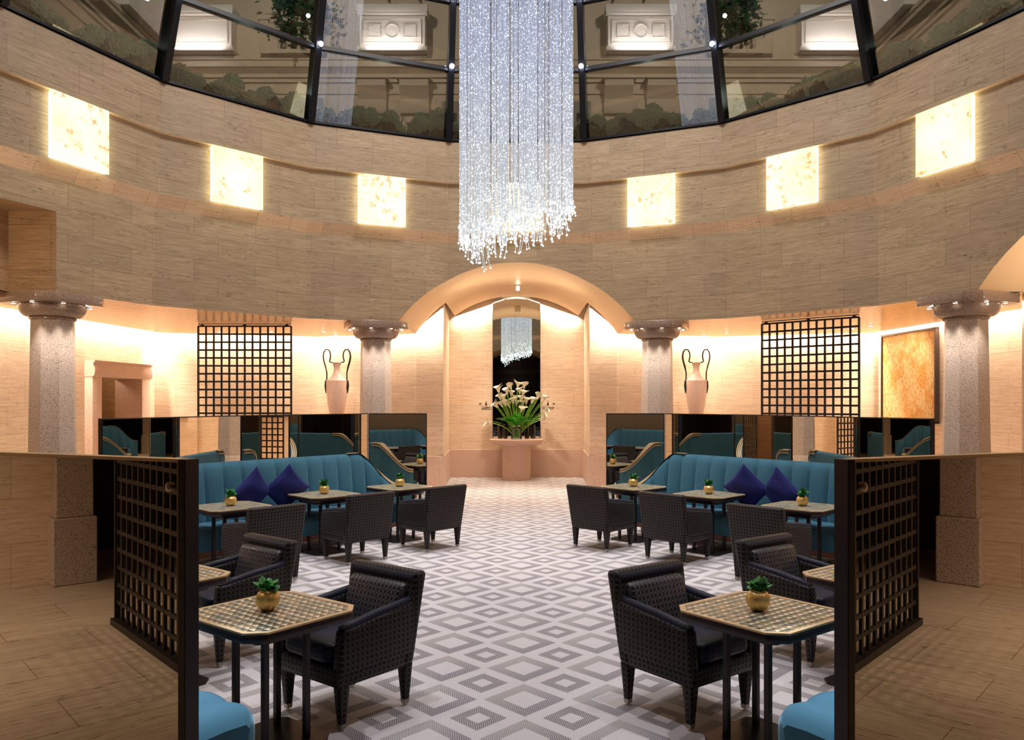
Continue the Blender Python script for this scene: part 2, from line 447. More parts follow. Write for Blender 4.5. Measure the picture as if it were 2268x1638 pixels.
M['mirrornear'] = mirror('smoked_mirror', (0.56, 0.50, 0.44))
M['mirrorniche'] = mirror('clear_mirror', (0.72, 0.76, 0.70))
M['glass'] = pane('window_glass', (0.92, 0.96, 0.94), 1.5, 6.0)
M['vaseglass'] = pane('vase_glass', (0.72, 0.84, 0.78), 1.5, 1.5)
M['darkglass'] = pane('smoked_vase_glass', (0.35, 0.26, 0.20), 1.5, 1.5)
M['mullion'] = plain('black_steel_frame', (16, 16, 22), 0.35, 0.4)
M['onyx'] = onyx()
M['onyxback'] = emitter('onyx_light_box', lin(255, 246, 200), 4.2)
M['strand'] = string_mat()
M['bead'] = emitter('strand_bead', lin(232, 244, 255), 4.5)
M['domelamp'] = emitter('dome_lamp_glow', lin(214, 224, 255), 60.0)
M['lens'] = emitter('downlight_lens', lin(255, 244, 224), 14.0)
M['stucco'] = plain('facade_stucco', (196, 176, 150), 0.8)
M['stuccow'] = plain('facade_white_stone', (226, 214, 202), 0.7)
M['winglass'] = plain('dark_window_glass', (26, 34, 36), 0.08, 0.0, 0.8)
M['winframe'] = plain('window_frame_paint', (120, 116, 104), 0.6)
M['tube'] = emitter('strip_light_tube', lin(240, 238, 255), 9.0)
M['hydrangea'] = plain('hydrangea_bloom', (200, 218, 186), 0.8)
M['hydleaf'] = plain('hydrangea_leaf', (44, 76, 48), 0.6)
M['ivy'] = plain('ivy_leaf', (34, 76, 36), 0.5)
M['bark'] = plain('bonsai_bark', (70, 60, 44), 0.8)
M['taupe'] = plain('taupe_panel', (112, 96, 76), 0.5)
M['black'] = plain('black_lettering', (24, 20, 18), 0.5)
M['stripe'] = None
_m = N('striped_trim'); _t = _m.n('ShaderNodeTexCoord'); _s = _m.n('ShaderNodeSeparateXYZ'); _m.l(_t.outputs['UV'], _s.inputs[0])
_c = _m.ramp(_s.outputs[1], [(0.0, lin(196, 164, 116)), (0.22, lin(24, 28, 44)), (0.40, lin(206, 190, 160)), (0.60, lin(24, 28, 44)), (0.78, lin(196, 164, 116))])
for _n in _m.t.nodes:
    if _n.bl_idname == 'ShaderNodeValToRGB': _n.color_ramp.interpolation = 'CONSTANT'
M['stripe'] = _m.set(_c, 0.4)
M['canvas'] = painting_mat()

SIDE = {-1: 'doorway side', 1: 'painting side'}

# ================================================================== the setting
def ring(theta_deg, r=RD):
    a = radians(theta_deg); return (r * sin(a), DC + r * cos(a))
ARC_R, ARC_Z, ARC_H = 2.685, 1.925, 2.23      # barrel vault: radius, centre height, half width
def arcz(q): return ARC_Z + sqrt(max(0.0, ARC_R ** 2 - q * q))
LF = 2 * RD * sin(radians(11.25))

wall = G(); ledge = G(); soff = G()
for i in range(16):
    t0, t1 = -11.25 + 22.5 * i, 11.25 + 22.5 * i
    A, B = ring(t0), ring(t1)
    mid = (22.5 * i) % 360
    kind = None
    for ax in (0, 90, 180, 270):
        if abs((mid - ax + 180) % 360 - 180) < 30: kind = ax
    qf = (lambda p: p[0]) if kind in (0, 180) else (lambda p: p[1] - DC)
    ts = [k / 14 for k in range(15)]
    if kind is not None:
        qa, qb = qf(A), qf(B)
        for q in (ARC_H, -ARC_H):
            if abs(qb - qa) > 1e-6:
                t = (q - qa) / (qb - qa)
                if 0.001 < t < 0.999: ts += [t - 1e-4, t + 1e-4]
    ts.sort()
    def zb(t):
        if kind is None: return ZW
        q = qf((A[0] + (B[0] - A[0]) * t, A[1] + (B[1] - A[1]) * t))
        if abs(q) >= ARC_H: return ZW
        return 4.52 if kind == 270 else arcz(q)
    def P(t, r, z):
        x = A[0] + (B[0] - A[0]) * t; y = A[1] + (B[1] - A[1]) * t
        return (x * r, DC + (y - DC) * r, z)
    for k in range(len(ts) - 1):
        a, b = ts[k], ts[k + 1]; ua, ub = i * LF + a * LF, i * LF + b * LF
        za, zbb = zb(a), zb(b)
        wall.quad(P(a, 1, za), P(b, 1, zbb), P(b, 1, 4.96), P(a, 1, 4.96), [(ua, za), (ub, zbb), (ub, 4.96), (ua, 4.96)])
        if zb(a) <= ZW + .001 or zb(b) <= ZW + .001:
            soff.quad(P(a, 1, za), P(a, 1.09, za), P(b, 1.09, zbb), P(b, 1, zbb))
        soff.quad(P(a, 1.09, za), P(a, 1.09, 6.8), P(b, 1.09, 6.8), P(b, 1.09, zbb))
    ledge.quad(P(0, 1, 4.96), P(1, 1, 4.96), P(1, .980, 5.15), P(0, .980, 5.15), [(i * LF, 0.1), (i * LF + LF, 0.1), (i * LF + LF, .33), (i * LF, .33)])
    u0, u1 = i * LF, i * LF + LF
    wall.quad(P(0, .980, 5.15), P(1, .980, 5.15), P(1, .980, 6.08), P(0, .980, 6.08), [(u0, 5.15), (u1, 5.15), (u1, 6.08), (u0, 6.08)])
    ledge.quad(P(0, .980, 6.08), P(1, .980, 6.08), P(1, .968, 6.08), P(0, .968, 6.08), [(u0, .1), (u1, .1), (u1, .2), (u0, .2)])
    wall.quad(P(0, .968, 6.08), P(1, .968, 6.08), P(1, .968, 6.85), P(0, .968, 6.85), [(u0, 6.08), (u1, 6.08), (u1, 6.85), (u0, 6.85)])
    wall.quad(P(0, .968, 6.85), P(1, .968, 6.85), P(1, 1.16, 6.85), P(0, 1.16, 6.85), [(u0, 6.9), (u1, 6.9), (u1, 7.9), (u0, 7.9)])
struct('wall_rotunda', wall, M['drum'], 'travertine drum wall of the rotunda with arched openings', 'wall', smooth=0)
struct('trim_1', ledge, M['ledge'], 'travertine ledge with warm light in its colour, running round below the lit panels', 'ledge', smooth=0)
struct('wall_underside', soff, M['goldceil'], 'golden underside and outer face of the drum wall', 'wall', smooth=0)

# left recess above the aisle (square-headed), seen at the photo's edge
g = G(); q = ARC_H
xw = -(RD * cos(radians(11.25))); xr = -6.95
def xdrum(y):   # inner x of the left drum face at y
    v = abs(y - DC)
    h = RD * sin(radians(11.25)); X0 = -RD * cos(radians(11.25))
    if v <= h: return X0
    p = ring(78.75); p2 = ring(56.25); f = (v - (p[1] - DC)) / ((p2[1] - DC) - (p[1] - DC)); return -(p[0] + (p2[0] - p[0]) * f)
for sgn in (1, -1):
    y = DC + sgn * q
    g.quad((xdrum(y), y, ZW), (xr, y, ZW), (xr, y, 4.52), (xdrum(y), y, 4.52))
ys_ = [DC - q, DC - RD * sin(radians(11.25)), DC + RD * sin(radians(11.25)), DC + q]
for ya, yb in zip(ys_[:-1], ys_[1:]): g.quad((xdrum(ya), ya, 4.52), (xdrum(yb), yb, 4.52), (xr, yb, 4.52), (xr, ya, 4.52))
g.quad((xr, DC - q, ZW), (xr, DC + q, ZW), (xr, DC + q, 4.52), (xr, DC - q, 4.52))
struct('wall_recess', g, M['travdark'], 'brown stone lining of the square-headed recess above the doorway aisle', 'wall', smooth=0)

# aisle ceilings
OUT = [(1.62, 17.6), (2.23, 17.7), (4.64, 18.5), (7.93, 17.4), (8.2, 14.5), (8.5, 12.0), (8.6, 6.0), (7.65, 3.2), (7.6, 2.1)]
CE = [(2.23, 17.47), (4.6, 18.27), (7.72, 17.23), (7.98, 14.5), (8.28, 12.0), (8.32, DC + ARC_H)]
def drum_y_at_x(x):
    h = RD * sin(radians(11.25))
    if abs(x) <= h: return DC + RD * cos(radians(11.25))
    p, p2 = ring(11.25), ring(33.75); f = (abs(x) - p[0]) / (p2[0] - p[0]); return p[1] + (p2[1] - p[1]) * f
def poly_obj(name, pts, z, mat, label, cat, up=False, kind='structure'):
    bm = bmesh.new(); vs = [bm.verts.new((x, y, z)) for x, y in pts]; f = bm.faces.new(vs)
    bm.normal_update()
    if (f.normal.z > 0) != up: f.normal_flip()
    bmesh.ops.triangulate(bm, faces=[f]); me = bpy.data.meshes.new(name); bm.to_mesh(me); bm.free()
    ul = me.uv_layers.new(name='UVMap').data
    for p in me.polygons:
        for li in p.loop_indices: co = me.vertices[me.loops[li].vertex_index].co; ul[li].uv = (co.x, co.y)
    me.materials.append(mat); o = bpy.data.objects.new(name, me); C.objects.link(o)
    o['kind'] = kind; o['label'] = label; o['category'] = cat; return o
for s in (-1, 1):
    k9 = 1.089
    yi = DC + (drum_y_at_x(ARC_H / k9) - DC) * k9; xi = -xdrum(DC + ARC_H / k9) * k9
    pts = [(ARC_H, yi), ring(33.75, RD * k9), ring(56.25, RD * k9), (xi, DC + ARC_H)] + CE[::-1]
    poly_obj('ceiling_' + ('left' if s < 0 else 'right'), [(s * x, y) for x, y in pts], ZW, M['goldceil'], 'glossy gold ceiling of the aisle on the ' + SIDE[s], 'ceiling')
    so = [(ARC_H, 2 * DC - drum_y_at_x(ARC_H)), (ring(146.25)), ring(123.75), (-xdrum(DC + ARC_H), DC - ARC_H), (8.6, DC - ARC_H), (8.6, 6.0), (7.65, 3.2), (7.6, -2.5), (ARC_H, -2.5)]
    poly_obj('ceiling_south_' + ('left' if s < 0 else 'right'), [(s * x, y) for x, y in so], ZW, M['vault'], 'plaster ceiling over the entrance side aisle on the ' + SIDE[s], 'ceiling')
    # cove slot: lip and cap
    g = G()
    ce = [(s * x, y) for x, y in CE]; ou = [(s * x, y) for x, y in OUT[1:6]] + [(s * 8.535, DC + ARC_H)]
    for k in range(len(ce) - 1):
        a, b, c, d = ce[k], ce[k + 1], ou[k + 1], ou[k]
        g.quad((*a, ZW), (*b, ZW), (*b, 3.72), (*a, 3.72)); g.quad((*a, 3.72), (*b, 3.72), (*c, 3.72), (*d, 3.72))
        ma = ((a[0] + b[0] + c[0] + d[0]) / 4, (a[1] + b[1] + c[1] + d[1]) / 4); L = math.hypot(c[0] - d[0], c[1] - d[1])
        la = lamp('cove_strip', 'AREA', (ma[0], ma[1], 3.66), 44 * L, WARM2, size=L * 0.97, size_y=0.10, spread=170)
        la.rotation_euler = (0, 0, atan2(c[1] - d[1], c[0] - d[0]))
    struct('trim_' + ('2' if s < 0 else '3'), g, M['vault'], 'cove slot above the back wall on the ' + SIDE[s], 'cove', smooth=0)

# outer walls, with the doorway opening on the left side
def wallseg(g, p, q, z0, z1, u0):
    L = math.hypot(q[0] - p[0], q[1] - p[1])
    g.quad((*p, z0), (*q, z0), (*q, z1), (*p, z1), [(u0, z0), (u0 + L, z0), (u0 + L, z1), (u0, z1)])
    return u0 + L
def lerp(p, q, t): return (p[0] + (q[0] - p[0]) * t, p[1] + (q[1] - p[1]) * t)
for s in (-1, 1):
    g = G(); u = 0.0
    pts = [(s * x, y) for x, y in OUT]
    for k in range(len(pts) - 1):
        p, q = pts[k], pts[k + 1]
        top = 4.75 if k == 0 or (s == 1 and k in (5,)) else 3.72
        if k == 1: top = 3.72
        if s == -1 and k == 3:
            ta, tb = (17.4 - 16.66) / 2.9, (17.4 - 15.30) / 2.9
            a, b = lerp(p, q, ta), lerp(p, q, tb)
            u1 = wallseg(g, p, a, 0, top, u); wallseg(g, a, b, 2.40, top, u1)
            u = wallseg(g, b, q, 0, top, u1 + math.hypot(b[0] - a[0], b[1] - a[1])); DOOR = (a, b, p, q)
        else: u = wallseg(g, p, q, 0, top, u)
    struct('wall_' + ('left' if s < 0 else 'right'), g, M['trav'], 'pale travertine outer wall of the aisle on the ' + SIDE[s], 'wall', smooth=0)
# pier on the far right edge of the photo
g = G()
g.bx(7.22, 7.9, 10.55, 11.35, 0, 3.7)
struct('wall_pier', g, M['trav'], 'travertine wall pier behind the column at the far end of the painting side', 'wall', smooth=0)

# niche
NY = 20.25
g = G()
for s in (-1, 1): wallseg(g, (s * 1.62, 17.6), (s * 1.72, NY), 0, 4.75, 0)
wallseg(g, (-1.72, NY), (1.72, NY), 0, 4.75, 3.0)
struct('wall_back', g, M['trav'], 'travertine back wall and cheeks of the central mirror niche', 'wall', smooth=0)
# granite dado in niche and on piers
g = G(); DH = 0.72
g.bx(-1.72, 1.72, NY - 0.05, NY + .1, 0, DH)
for s in (-1, 1):
    g.prism([(s * 1.585, 17.55), (s * 1.685, NY), (s * 1.8, NY), (s * 1.7, 17.55)][::s], 0, DH)
    g.prism([(s * 1.585, 17.55), (s * 2.26, 17.655), (s * 2.26, 17.8), (s * 1.585, 17.7)][::s], 0, DH)
struct('baseboard_back', g, M['pinkgranite'], 'speckled pink granite dado round the mirror niche', 'dado', bevel=0.006, seg=1)

# barrel vaults
g = G(); n = 40
for k in range(n):
    a, b = [-ARC_H + 2 * ARC_H * j / n for j in (k, k + 1)]
    za, zb_ = arcz(a), arcz(b)
    g.quad((a, drum_y_at_x(a), za), (a, 17.52, za), (b, 17.52, zb_), (b, drum_y_at_x(b), zb_))
    if abs(a) < 1.66 and abs(b) < 1.66: g.quad((a, 17.52, za), (a, NY - .13, za), (b, NY - .13, zb_), (b, 17.52, zb_))
    g.quad((a, 17.52, za), (a, 17.52, za + .14), (b, 17.52, zb_ + .14), (b, 17.52, zb_))
struct('ceiling_vault', g, M['vault'], 'golden barrel vault over the way to the mirror niche', 'vault', smooth=30)
g = G()
for k in range(n):
    a, b = [-ARC_H + 2 * ARC_H * j / n for j in (k, k + 1)]
    g.quad((a, 2 * DC - drum_y_at_x(a), arcz(a)), (b, 2 * DC - drum_y_at_x(b), arcz(b)), (b, -2.5, arcz(b)), (a, -2.5, arcz(a)))
struct('ceiling_entrance_vault', g, M['vault'], 'barrel vault over the entrance behind the viewer', 'vault', smooth=30)
g = G()
for k in range(n):
    a, b = [-ARC_H + 2 * ARC_H * j / n for j in (k, k + 1)]
    xa, xb = -xdrum(DC + a), -xdrum(DC + b)
    g.quad((xa, DC + a, arcz(a)), (8.6, DC + a, arcz(a)), (8.6, DC + b, arcz(b)), (xb, DC + b, arcz(b)))
struct('ceiling_side_vault', g, M['vault'], 'cream plaster barrel vault at the edge of the painting side', 'vault', smooth=30)
# lights of niche and vaults
for s in (-1, 1):
    lamp('niche_cove', 'AREA', (s * 0.85, NY - .07, 4.35), 60, WARM2, aim=(s * 0.85, NY - .02, 0), size=1.5, size_y=0.08, spread=170).rotation_euler = (0, s * radians(19), 0)
    lamp('pier_cove', 'AREA', (s * 1.95, 17.56, 3.78), 50, WARM2, size=0.7, size_y=0.06, spread=170).rotation_euler = (0, s * radians(36), 0)
    lamp('vault_uplight', 'SPOT', (s * 1.2, 17.0, 3.2), 60, WARM2, aim=(0, 16.2, 4.6), size=0.2, spot=120, blend=1)
lamp('side_vault_fill', 'SPOT', (8.1, DC + .5, 3.0), 260, WARM2, aim=(7.0, DC + 1.0, 4.6), size=0.2, spot=140, blend=1)  # unseen spot added below the side vault to brighten it
for s in (-1, 1):                     # entrance-side downlights that light the floor seen in the smoked mirrors
    for (x, y, e) in ((5.0, 4.2, 190), (3.4, 3.9, 110), (6.7, 4.0, 210), (4.6, .9, 120)):
        lamp('entrance_downlight', 'SPOT', (s * x, y, 3.38), e, WARM2, aim=(s * x, y, 0), size=0.06, spot=95, blend=0.9)
    for (x, y, e) in ((5.6, 15.8, 90), (4.3, 16.6, 90), (6.9, 13.8, 90), (7.2, 11.4, 100)):
        lamp('aisle_downlight', 'SPOT', (s * x, y, 3.38), e, WARM2, aim=(s * x, y, 0), size=0.06, spot=100, blend=0.9)
lamp('recess_light', 'POINT', (-6.75, DC + .3, 3.6), 45, WARM, size=.08)
for s in (-1, 1): lamp('niche_fill', 'SPOT', (s * 1.0, 18.2, 4.15), 110, WARM2, aim=(s * .95, NY, 1.9), size=.06, spot=85, blend=.9)  # unseen lamps added to brighten the niche walls
lamp('niche_downlight', 'SPOT', (0, 18.0, 4.4), 260, WARM2, aim=(0, 19.4, 0.9), size=0.08, spot=70, blend=0.8)

# floors
g = G(); g.quad((-11, -4, 0), (11, -4, 0), (11, 21.5, 0), (-11, 21.5, 0), [(-4, -11), (-4, 11), (21.5, 11), (21.5, -11)])
struct('floor', g, M['tfloor'], 'honed travertine floor around the carpet', 'floor', smooth=0)
cp = [(1.15, 1.5), (1.15, 2.98), (3.5, 4.02), (5.6, 6.4), (6.2, 9.0), (6.4, 13), (5.2, 16.5), (1.66, 17.5), (1.66, NY - .1)]
cpt = [(x, y) for x, y in cp] + [(-x, y) for x, y in cp[::-1]]
g = G(); g.prism(cpt, 0.0, 0.012)
co = struct('floor_carpet', g, M['carpet'], 'ivory and grey diamond patterned carpet down the middle of the hall', 'carpet', smooth=0)
g = G(); g.bx(-7.6, -2.5, -2.6, -2.4, 0, 4.7); g.bx(2.5, 7.6, -2.6, -2.4, 0, 4.7); g.bx(-2.5, 2.5, -4.0, -3.8, 0, 4.8)
struct('wall_entrance', g, M['darkwood'], 'dark wood wall behind the entrance', 'wall', smooth=0)
for s in (-1, 1):
    g = G(); g.bx(min(s * 2.9, s * 7.45), max(s * 2.9, s * 7.45), -.8, -.7, 0, 3.4)
    g.bx(min(s * 9.4, s * 9.5), max(s * 9.4, s * 9.5), -.8, 2.1, 0, 3.4); g.bx(min(s * 7.45, s * 9.5), max(s * 7.45, s * 9.5), -.8, -.7, 0, 3.4); g.bx(min(s * 7.75, s * 9.5), max(s * 7.75, s * 9.5), 2.1, 2.2, 0, 3.4)
    struct('wall_passage_' + ('left' if s < 0 else 'right'), g, M['darkwood'], 'dark wall of the passage seen in the smoked mirror on the ' + SIDE[s], 'wall', smooth=0)

# stone doorway on the left wall
a, b, p, q = DOOR
dx, dy = q[0] - p[0], q[1] - p[1]; Ld = math.hypot(dx, dy); dx /= Ld; dy /= Ld
nx, ny = -dy, dx
if nx < 0: nx, ny = -nx, -ny
def doorpt(t, off): return (a[0] + dx * t + nx * off, a[1] + dy * t + ny * off)
DWd = math.hypot(b[0] - a[0], b[1] - a[1])
d1 = thing('door_1', 'pink granite doorway with rounded lintel in the aisle wall', 'doorway', (0, 0, 0)); d1['kind'] = 'structure'
for t0, t1 in ((-0.30, 0.0), (DWd, DWd + 0.30)):
    g = G(); g.prism([doorpt(t0, -.45), doorpt(t1, -.45), doorpt(t1, .16), doorpt(t0, .16)], 0, 2.42)
    build('jamb', g, M['pinkgranite'], d1, bevel=0.02)
g = G()
prof = [(-.45, 2.40), (.17, 2.40), (.20, 2.44), (.215, 2.50), (.205, 2.57), (.175, 2.63), (.175, 2.66), (.21, 2.68), (.21, 2.71), (-.02, 2.71)]
vs = []
for t in (-0.31, DWd + 0.31):
    for o_, z in prof: x, y = doorpt(t, o_); vs.append((x, y, z))
k = len(prof)
g.add(vs, [tuple(range(k)), tuple(range(2 * k - 1, k - 1, -1))] + [(i, k + i, k + (i + 1) % k, (i + 1) % k) for i in range(k)])
build('lintel', g, M['pinkgranite'], d1, smooth=40)
g = G()
g.quad((*doorpt(-.6, -1.5), 0), (*doorpt(DWd + .6, -1.5), 0), (*doorpt(DWd + .6, -1.5), 3), (*doorpt(-.6, -1.5), 3), [(0, 0), (2.5, 0), (2.5, 3), (0, 3)])
g.quad((*doorpt(-.0, -.4), 0), (*doorpt(-.6, -1.5), 0), (*doorpt(-.6, -1.5), 3), (*doorpt(-.0, -.4), 3), [(0, 0), (1.2, 0), (1.2, 3), (0, 3)])
g.quad((*doorpt(DWd, -.4), 0), (*doorpt(DWd + .6, -1.5), 0), (*doorpt(DWd + .6, -1.5), 3), (*doorpt(DWd, -.4), 3), [(0, 0), (1.2, 0), (1.2, 3), (0, 3)])
g.quad((*doorpt(-.6, -1.5), 2.9), (*doorpt(DWd + .6, -1.5), 2.9), (*doorpt(DWd, -.3), 2.9), (*doorpt(0, -.3), 2.9), [(0, 0), (1.2, 0), (1.2, 3), (0, 3)])
build('passage_lining', g, M['travdark'], d1, smooth=0)
g = G(); g.prism([doorpt(DWd - .05, -.42), doorpt(DWd - .0, -.42), doorpt(DWd - .0, -1.2), doorpt(DWd - .05, -1.2)], 0, 2.40)
build('door_leaf', g, M['redwood'], d1)
lamp('passage_lamp', 'POINT', (*doorpt(DWd / 2, -0.9), 2.7), 12, WARM, size=0.1)

# ------------------------------------------------------------------ columns
def octa(r, c=(0, 0), rot=22.5):
    return [(c[0] + r * cos(radians(rot + 45 * k)), c[1] + r * sin(radians(rot + 45 * k))) for k in range(8)]
def chamsq(h, ch):
    return [(h - ch, -h), (h, -h + ch), (h, h - ch), (h - ch, h), (-h + ch, h), (-h, h - ch), (-h, -h + ch), (-h + ch, -h)]
def make_column(label, loc, rz, lights=True):
    t = thing('granite_column', label, 'column', loc, rz, 'granite columns of the rotunda')
    ped = G(); ped.prism(octa(0.37), 0, 0.72); build('pedestal', ped, M['granite'], t, bevel=0.012, seg=1)
    sh = G(); sh.prism(octa(0.322), 0.72, 3.10, octa(0.282)); build('shaft', sh, M['granite'], t, smooth=0)
    cp_ = G()
    pr = [(0.26, 3.06), (0.300, 3.08), (0.300, 3.10), (0.290, 3.11)]
    for k in range(9):
        a_ = pi / 2 * k / 8; pr.append((0.305 + 0.135 * sin(a_), 3.11 + 0.17 * (1 - cos(a_))))
    pr.append((0.44, 3.30)); cp_.lathe(pr, 40); build('capital', cp_, M['granite_shaded'], t, smooth=50)
    ab = G(); ab.prism(chamsq(0.54, 0.18), 3.285, ZW - .002); build('abacus', ab, M['granite_shaded'], t, bevel=0.008, seg=1)
    for k in range(8):
        a_ = radians(22.5 + 45 * k); r_ = 0.492
        l_ = G(); l_.lathe([(0.034, -0.006), (0.034, 0.004), (0.026, 0.004)], 14, (r_ * cos(a_), r_ * sin(a_), 3.284)); dl = build('downlight', l_, M['steel'], t)
        e_ = G(); e_.lathe([(0.025, -0.009), (0.025, -0.002)], 12, (r_ * cos(a_), r_ * sin(a_), 3.284)); build('lens', e_, M['lens'], dl)
    if lights:
        for k in (5, 6, 7, 4):
            a_ = radians(22.5 + 45 * k) + rz
            lamp('column_spot', 'SPOT', (loc[0] + 0.50 * cos(a_), loc[1] + 0.50 * sin(a_), 3.262), 48, (1.0, 0.90, 0.82), aim=(loc[0] + 0.40 * cos(a_), loc[1] + 0.40 * sin(a_), 0), size=0.02, spot=74, blend=0.9)
    return t
for th, lb in ((-22.5, 'octagonal granite column beside the arch, next to the urn on the doorway side'),
               (22.5, 'octagonal granite column beside the arch, next to the urn on the painting side'),
               (-67.5, 'large granite column in front of the stone doorway'),
               (67.5, 'large granite column in front of the golden painting')):
    x, y = ring(th, 6.98); x += {-67.5: -.15, 67.5: -.05}.get(th, 0)
    make_column(lb, (x, y, 0), -radians(th))

# ------------------------------------------------------------------ lit onyx panels
PL = {0: 'lit onyx panel straight behind the chandelier strands',
      -22.5: 'lit onyx panel next to the chandelier, above the urn on the doorway side',
      22.5: 'lit onyx panel next to the chandelier, above the urn on the painting side',
      -45: 'lit onyx panel above the hanging lattice on the doorway side',
      45: 'lit onyx panel above the hanging lattice on the painting side',
      -67.5: 'large tilted-looking lit onyx panel above the column by the stone doorway',
      67.5: 'large lit onyx panel above the column by the golden painting'}
for th, lb in PL.items():
    t = radians(th); r = RD * cos(radians(11.25)) * .980
    x, y = r * sin(t), DC + r * cos(t); sh_ = {-67.5: -.14, -45: -.07}.get(th, 0); x += sh_ * cos(t); y -= sh_ * sin(t)
    tr = thing('onyx_panel', lb, 'wall light', (x, y, 5.15), -t, 'lit onyx panels round the drum')
    g = G(); g.bx(-.44, .44, -0.10, -0.086, 0.015, 0.925)
    build('onyx_slab', g, M['onyx'], tr, bevel=0.004, seg=1)
    g = G(); g.bx(-.43, .43, -.085, -0.01, .03, .91); build('backing_plate', g, M['onyxback'], tr)

# ------------------------------------------------------------------ chandelier of light strands
ch = thing('strand_chandelier', 'tall cylinder of glowing fibre strands hanging in the middle of the hall', 'chandelier', (0, 0, 0))
g = G(); g.lathe([(0.1, 9.35), (0.75, 9.35), (0.75, 9.5), (0.1, 9.5)], 40, (0.0, DC, 0)); build('canopy', g, M['steel'], ch)
g = G()
for k in range(3): a = 2 * pi * k / 3; g.tube([(0.5 * cos(a), DC + 0.5 * sin(a), 9.48), (0.5 * cos(a), DC + .5 * sin(a), 12.5)], 0.01, 6)
build('suspension_cable', g, M['steel'], ch)
rnd = random.Random(3)
strands = []
for k in range(400):
    a = 2 * pi * k / 400 * 5 + rnd.uniform(-.02, .02) if k % 3 else rnd.uniform(0, 2 * pi)
    rr = (0.60 if k % 3 else rnd.uniform(0.28, 0.58)) + rnd.uniform(-.02, .02)
    x, y = rr * cos(a), rr * sin(a)
    zb_ = 3.72 + 0.30 * (x / 0.6) * 0.55 + rnd.uniform(-.10, .14) + (0.12 if abs(x) > .55 else 0) + (0.06 if rr < .5 else 0)
    if x < -0.3 and rnd.random() < .25: zb_ -= 0.12
    strands.append((y, x, rr, zb_))
strands.sort()
rest = G(); restb = G()
def strand_geo(x, y, zb_, gs, gb, gb2):
    ox, oy = rnd.uniform(-.045, .045), rnd.uniform(-.045, .045)
    path = [(x, DC + y, 9.36), (x, DC + y, 7.0), (x, DC + y, 5.2), (x, DC + y, zb_ + .28)]
    for q in (0.33, 0.66, 1.0): path.append((x + ox * q * q, DC + y + oy * q * q, zb_ + .28 - .28 * q))
    gs.tube(path, [0.0042] * 4 + [0.0038, 0.0034, 0.003], 4)
    gb.sphere((x + ox, DC + y + oy, zb_), rnd.uniform(0.008, 0.012), 8, 5)
    for _ in range(rnd.randint(0, 2)):
        zz = zb_ + rnd.uniform(.03, .5); gb2.append((x + ox * .2, DC + y + oy * .2, zz, rnd.uniform(.005, .009)))
for k, (y, x, rr, zb_) in enumerate(strands):
    if k < 100:
        a_, b_, e_ = G(), G(), []; strand_geo(x, y, zb_, a_, b_, e_)
        st = build('strand', a_, M['strand'], ch, smooth=60); build('light_bead', b_, M['bead'], st, smooth=60)
        for q in e_: b_ = G(); b_.sphere(q[:3], q[3], 6, 4); build('light_bead', b_, M['bead'], st, smooth=60)
    else:
        e_ = []; strand_geo(x, y, zb_, rest, restb, e_)
        for q in e_: restb.sphere(q[:3], q[3], 6, 4)
o = build('strand_bundle', rest, M['strand'], ch, smooth=60); o['kind'] = 'stuff'
build('light_beads', restb, M['bead'], o, smooth=60)['kind'] = 'stuff'

# ------------------------------------------------------------------ glass dome frame, windows, lamps
GR0, GZ0, TAN = 6.62, 6.85, 0.30
def gp(th, z): return Vector((*ring(th, GR0 - (z - GZ0) * TAN), z))
ZS = [6.87, 8.08, 9.18, 11.0]
VT = [11.25 + 22.5 * k for k in range(-5, 5)]
fr = thing('steel_dome', 'black steel ribs of the glazed dome above the stone parapet', 'dome', (0, 0, 0))
for th in VT:
    g = G()
    a_, b_ = gp(th, 6.86), gp(th, 11.2)
    rd = Vector((sin(radians(th)), cos(radians(th)), 0)); tg = Vector((cos(radians(th)), -sin(radians(th)), 0))
    w, dI, dO = 0.055, 0.12, 0.20
    P_ = []
    for e in (a_, b_):
        for du, dv in ((-w, -dI), (w, -dI), (w, dO), (-w, dO)): P_.append(tuple(e + tg * du + rd * dv))
    g.hexa(P_); build('mullion', g, M['mullion'], fr, bevel=0.006, seg=1)
for th0, th1 in zip(VT[:-1], VT[1:]):
    for z in ZS[1:3] + [6.885]:
        a_, b_ = gp(th0, z), gp(th1, z); g = G()
        h = 0.035 if z > 7 else 0.02
        m_ = radians((th0 + th1) / 2); rd = Vector((sin(m_), cos(m_), 0))
        P_ = []
        for dz in (-h, h):
            for e, dv in ((a_, -.06), (b_, -.06), (b_, .06), (a_, .06)): P_.append(tuple(e + rd * dv + Vector((0, 0, dz))))
        g.hexa(P_); build('transom' if z > 7 else 'sill_rail', g, M['mullion'], fr)
wn = 0
for th0, th1 in zip(VT[:-1], VT[1:]):
    wn += 1; g = G()
    for za, zb_ in zip(ZS[:-1], ZS[1:]):
        g.quad(tuple(gp(th0, za)), tuple(gp(th1, za)), tuple(gp(th1, zb_)), tuple(gp(th0, zb_)))
    struct('window_%d' % wn, g, M['glass'], 'inclined glass bay %d of the dome, counted from the doorway side' % wn, 'window', smooth=0)
DLN = {8.08: 'lower', 9.18: 'upper'}
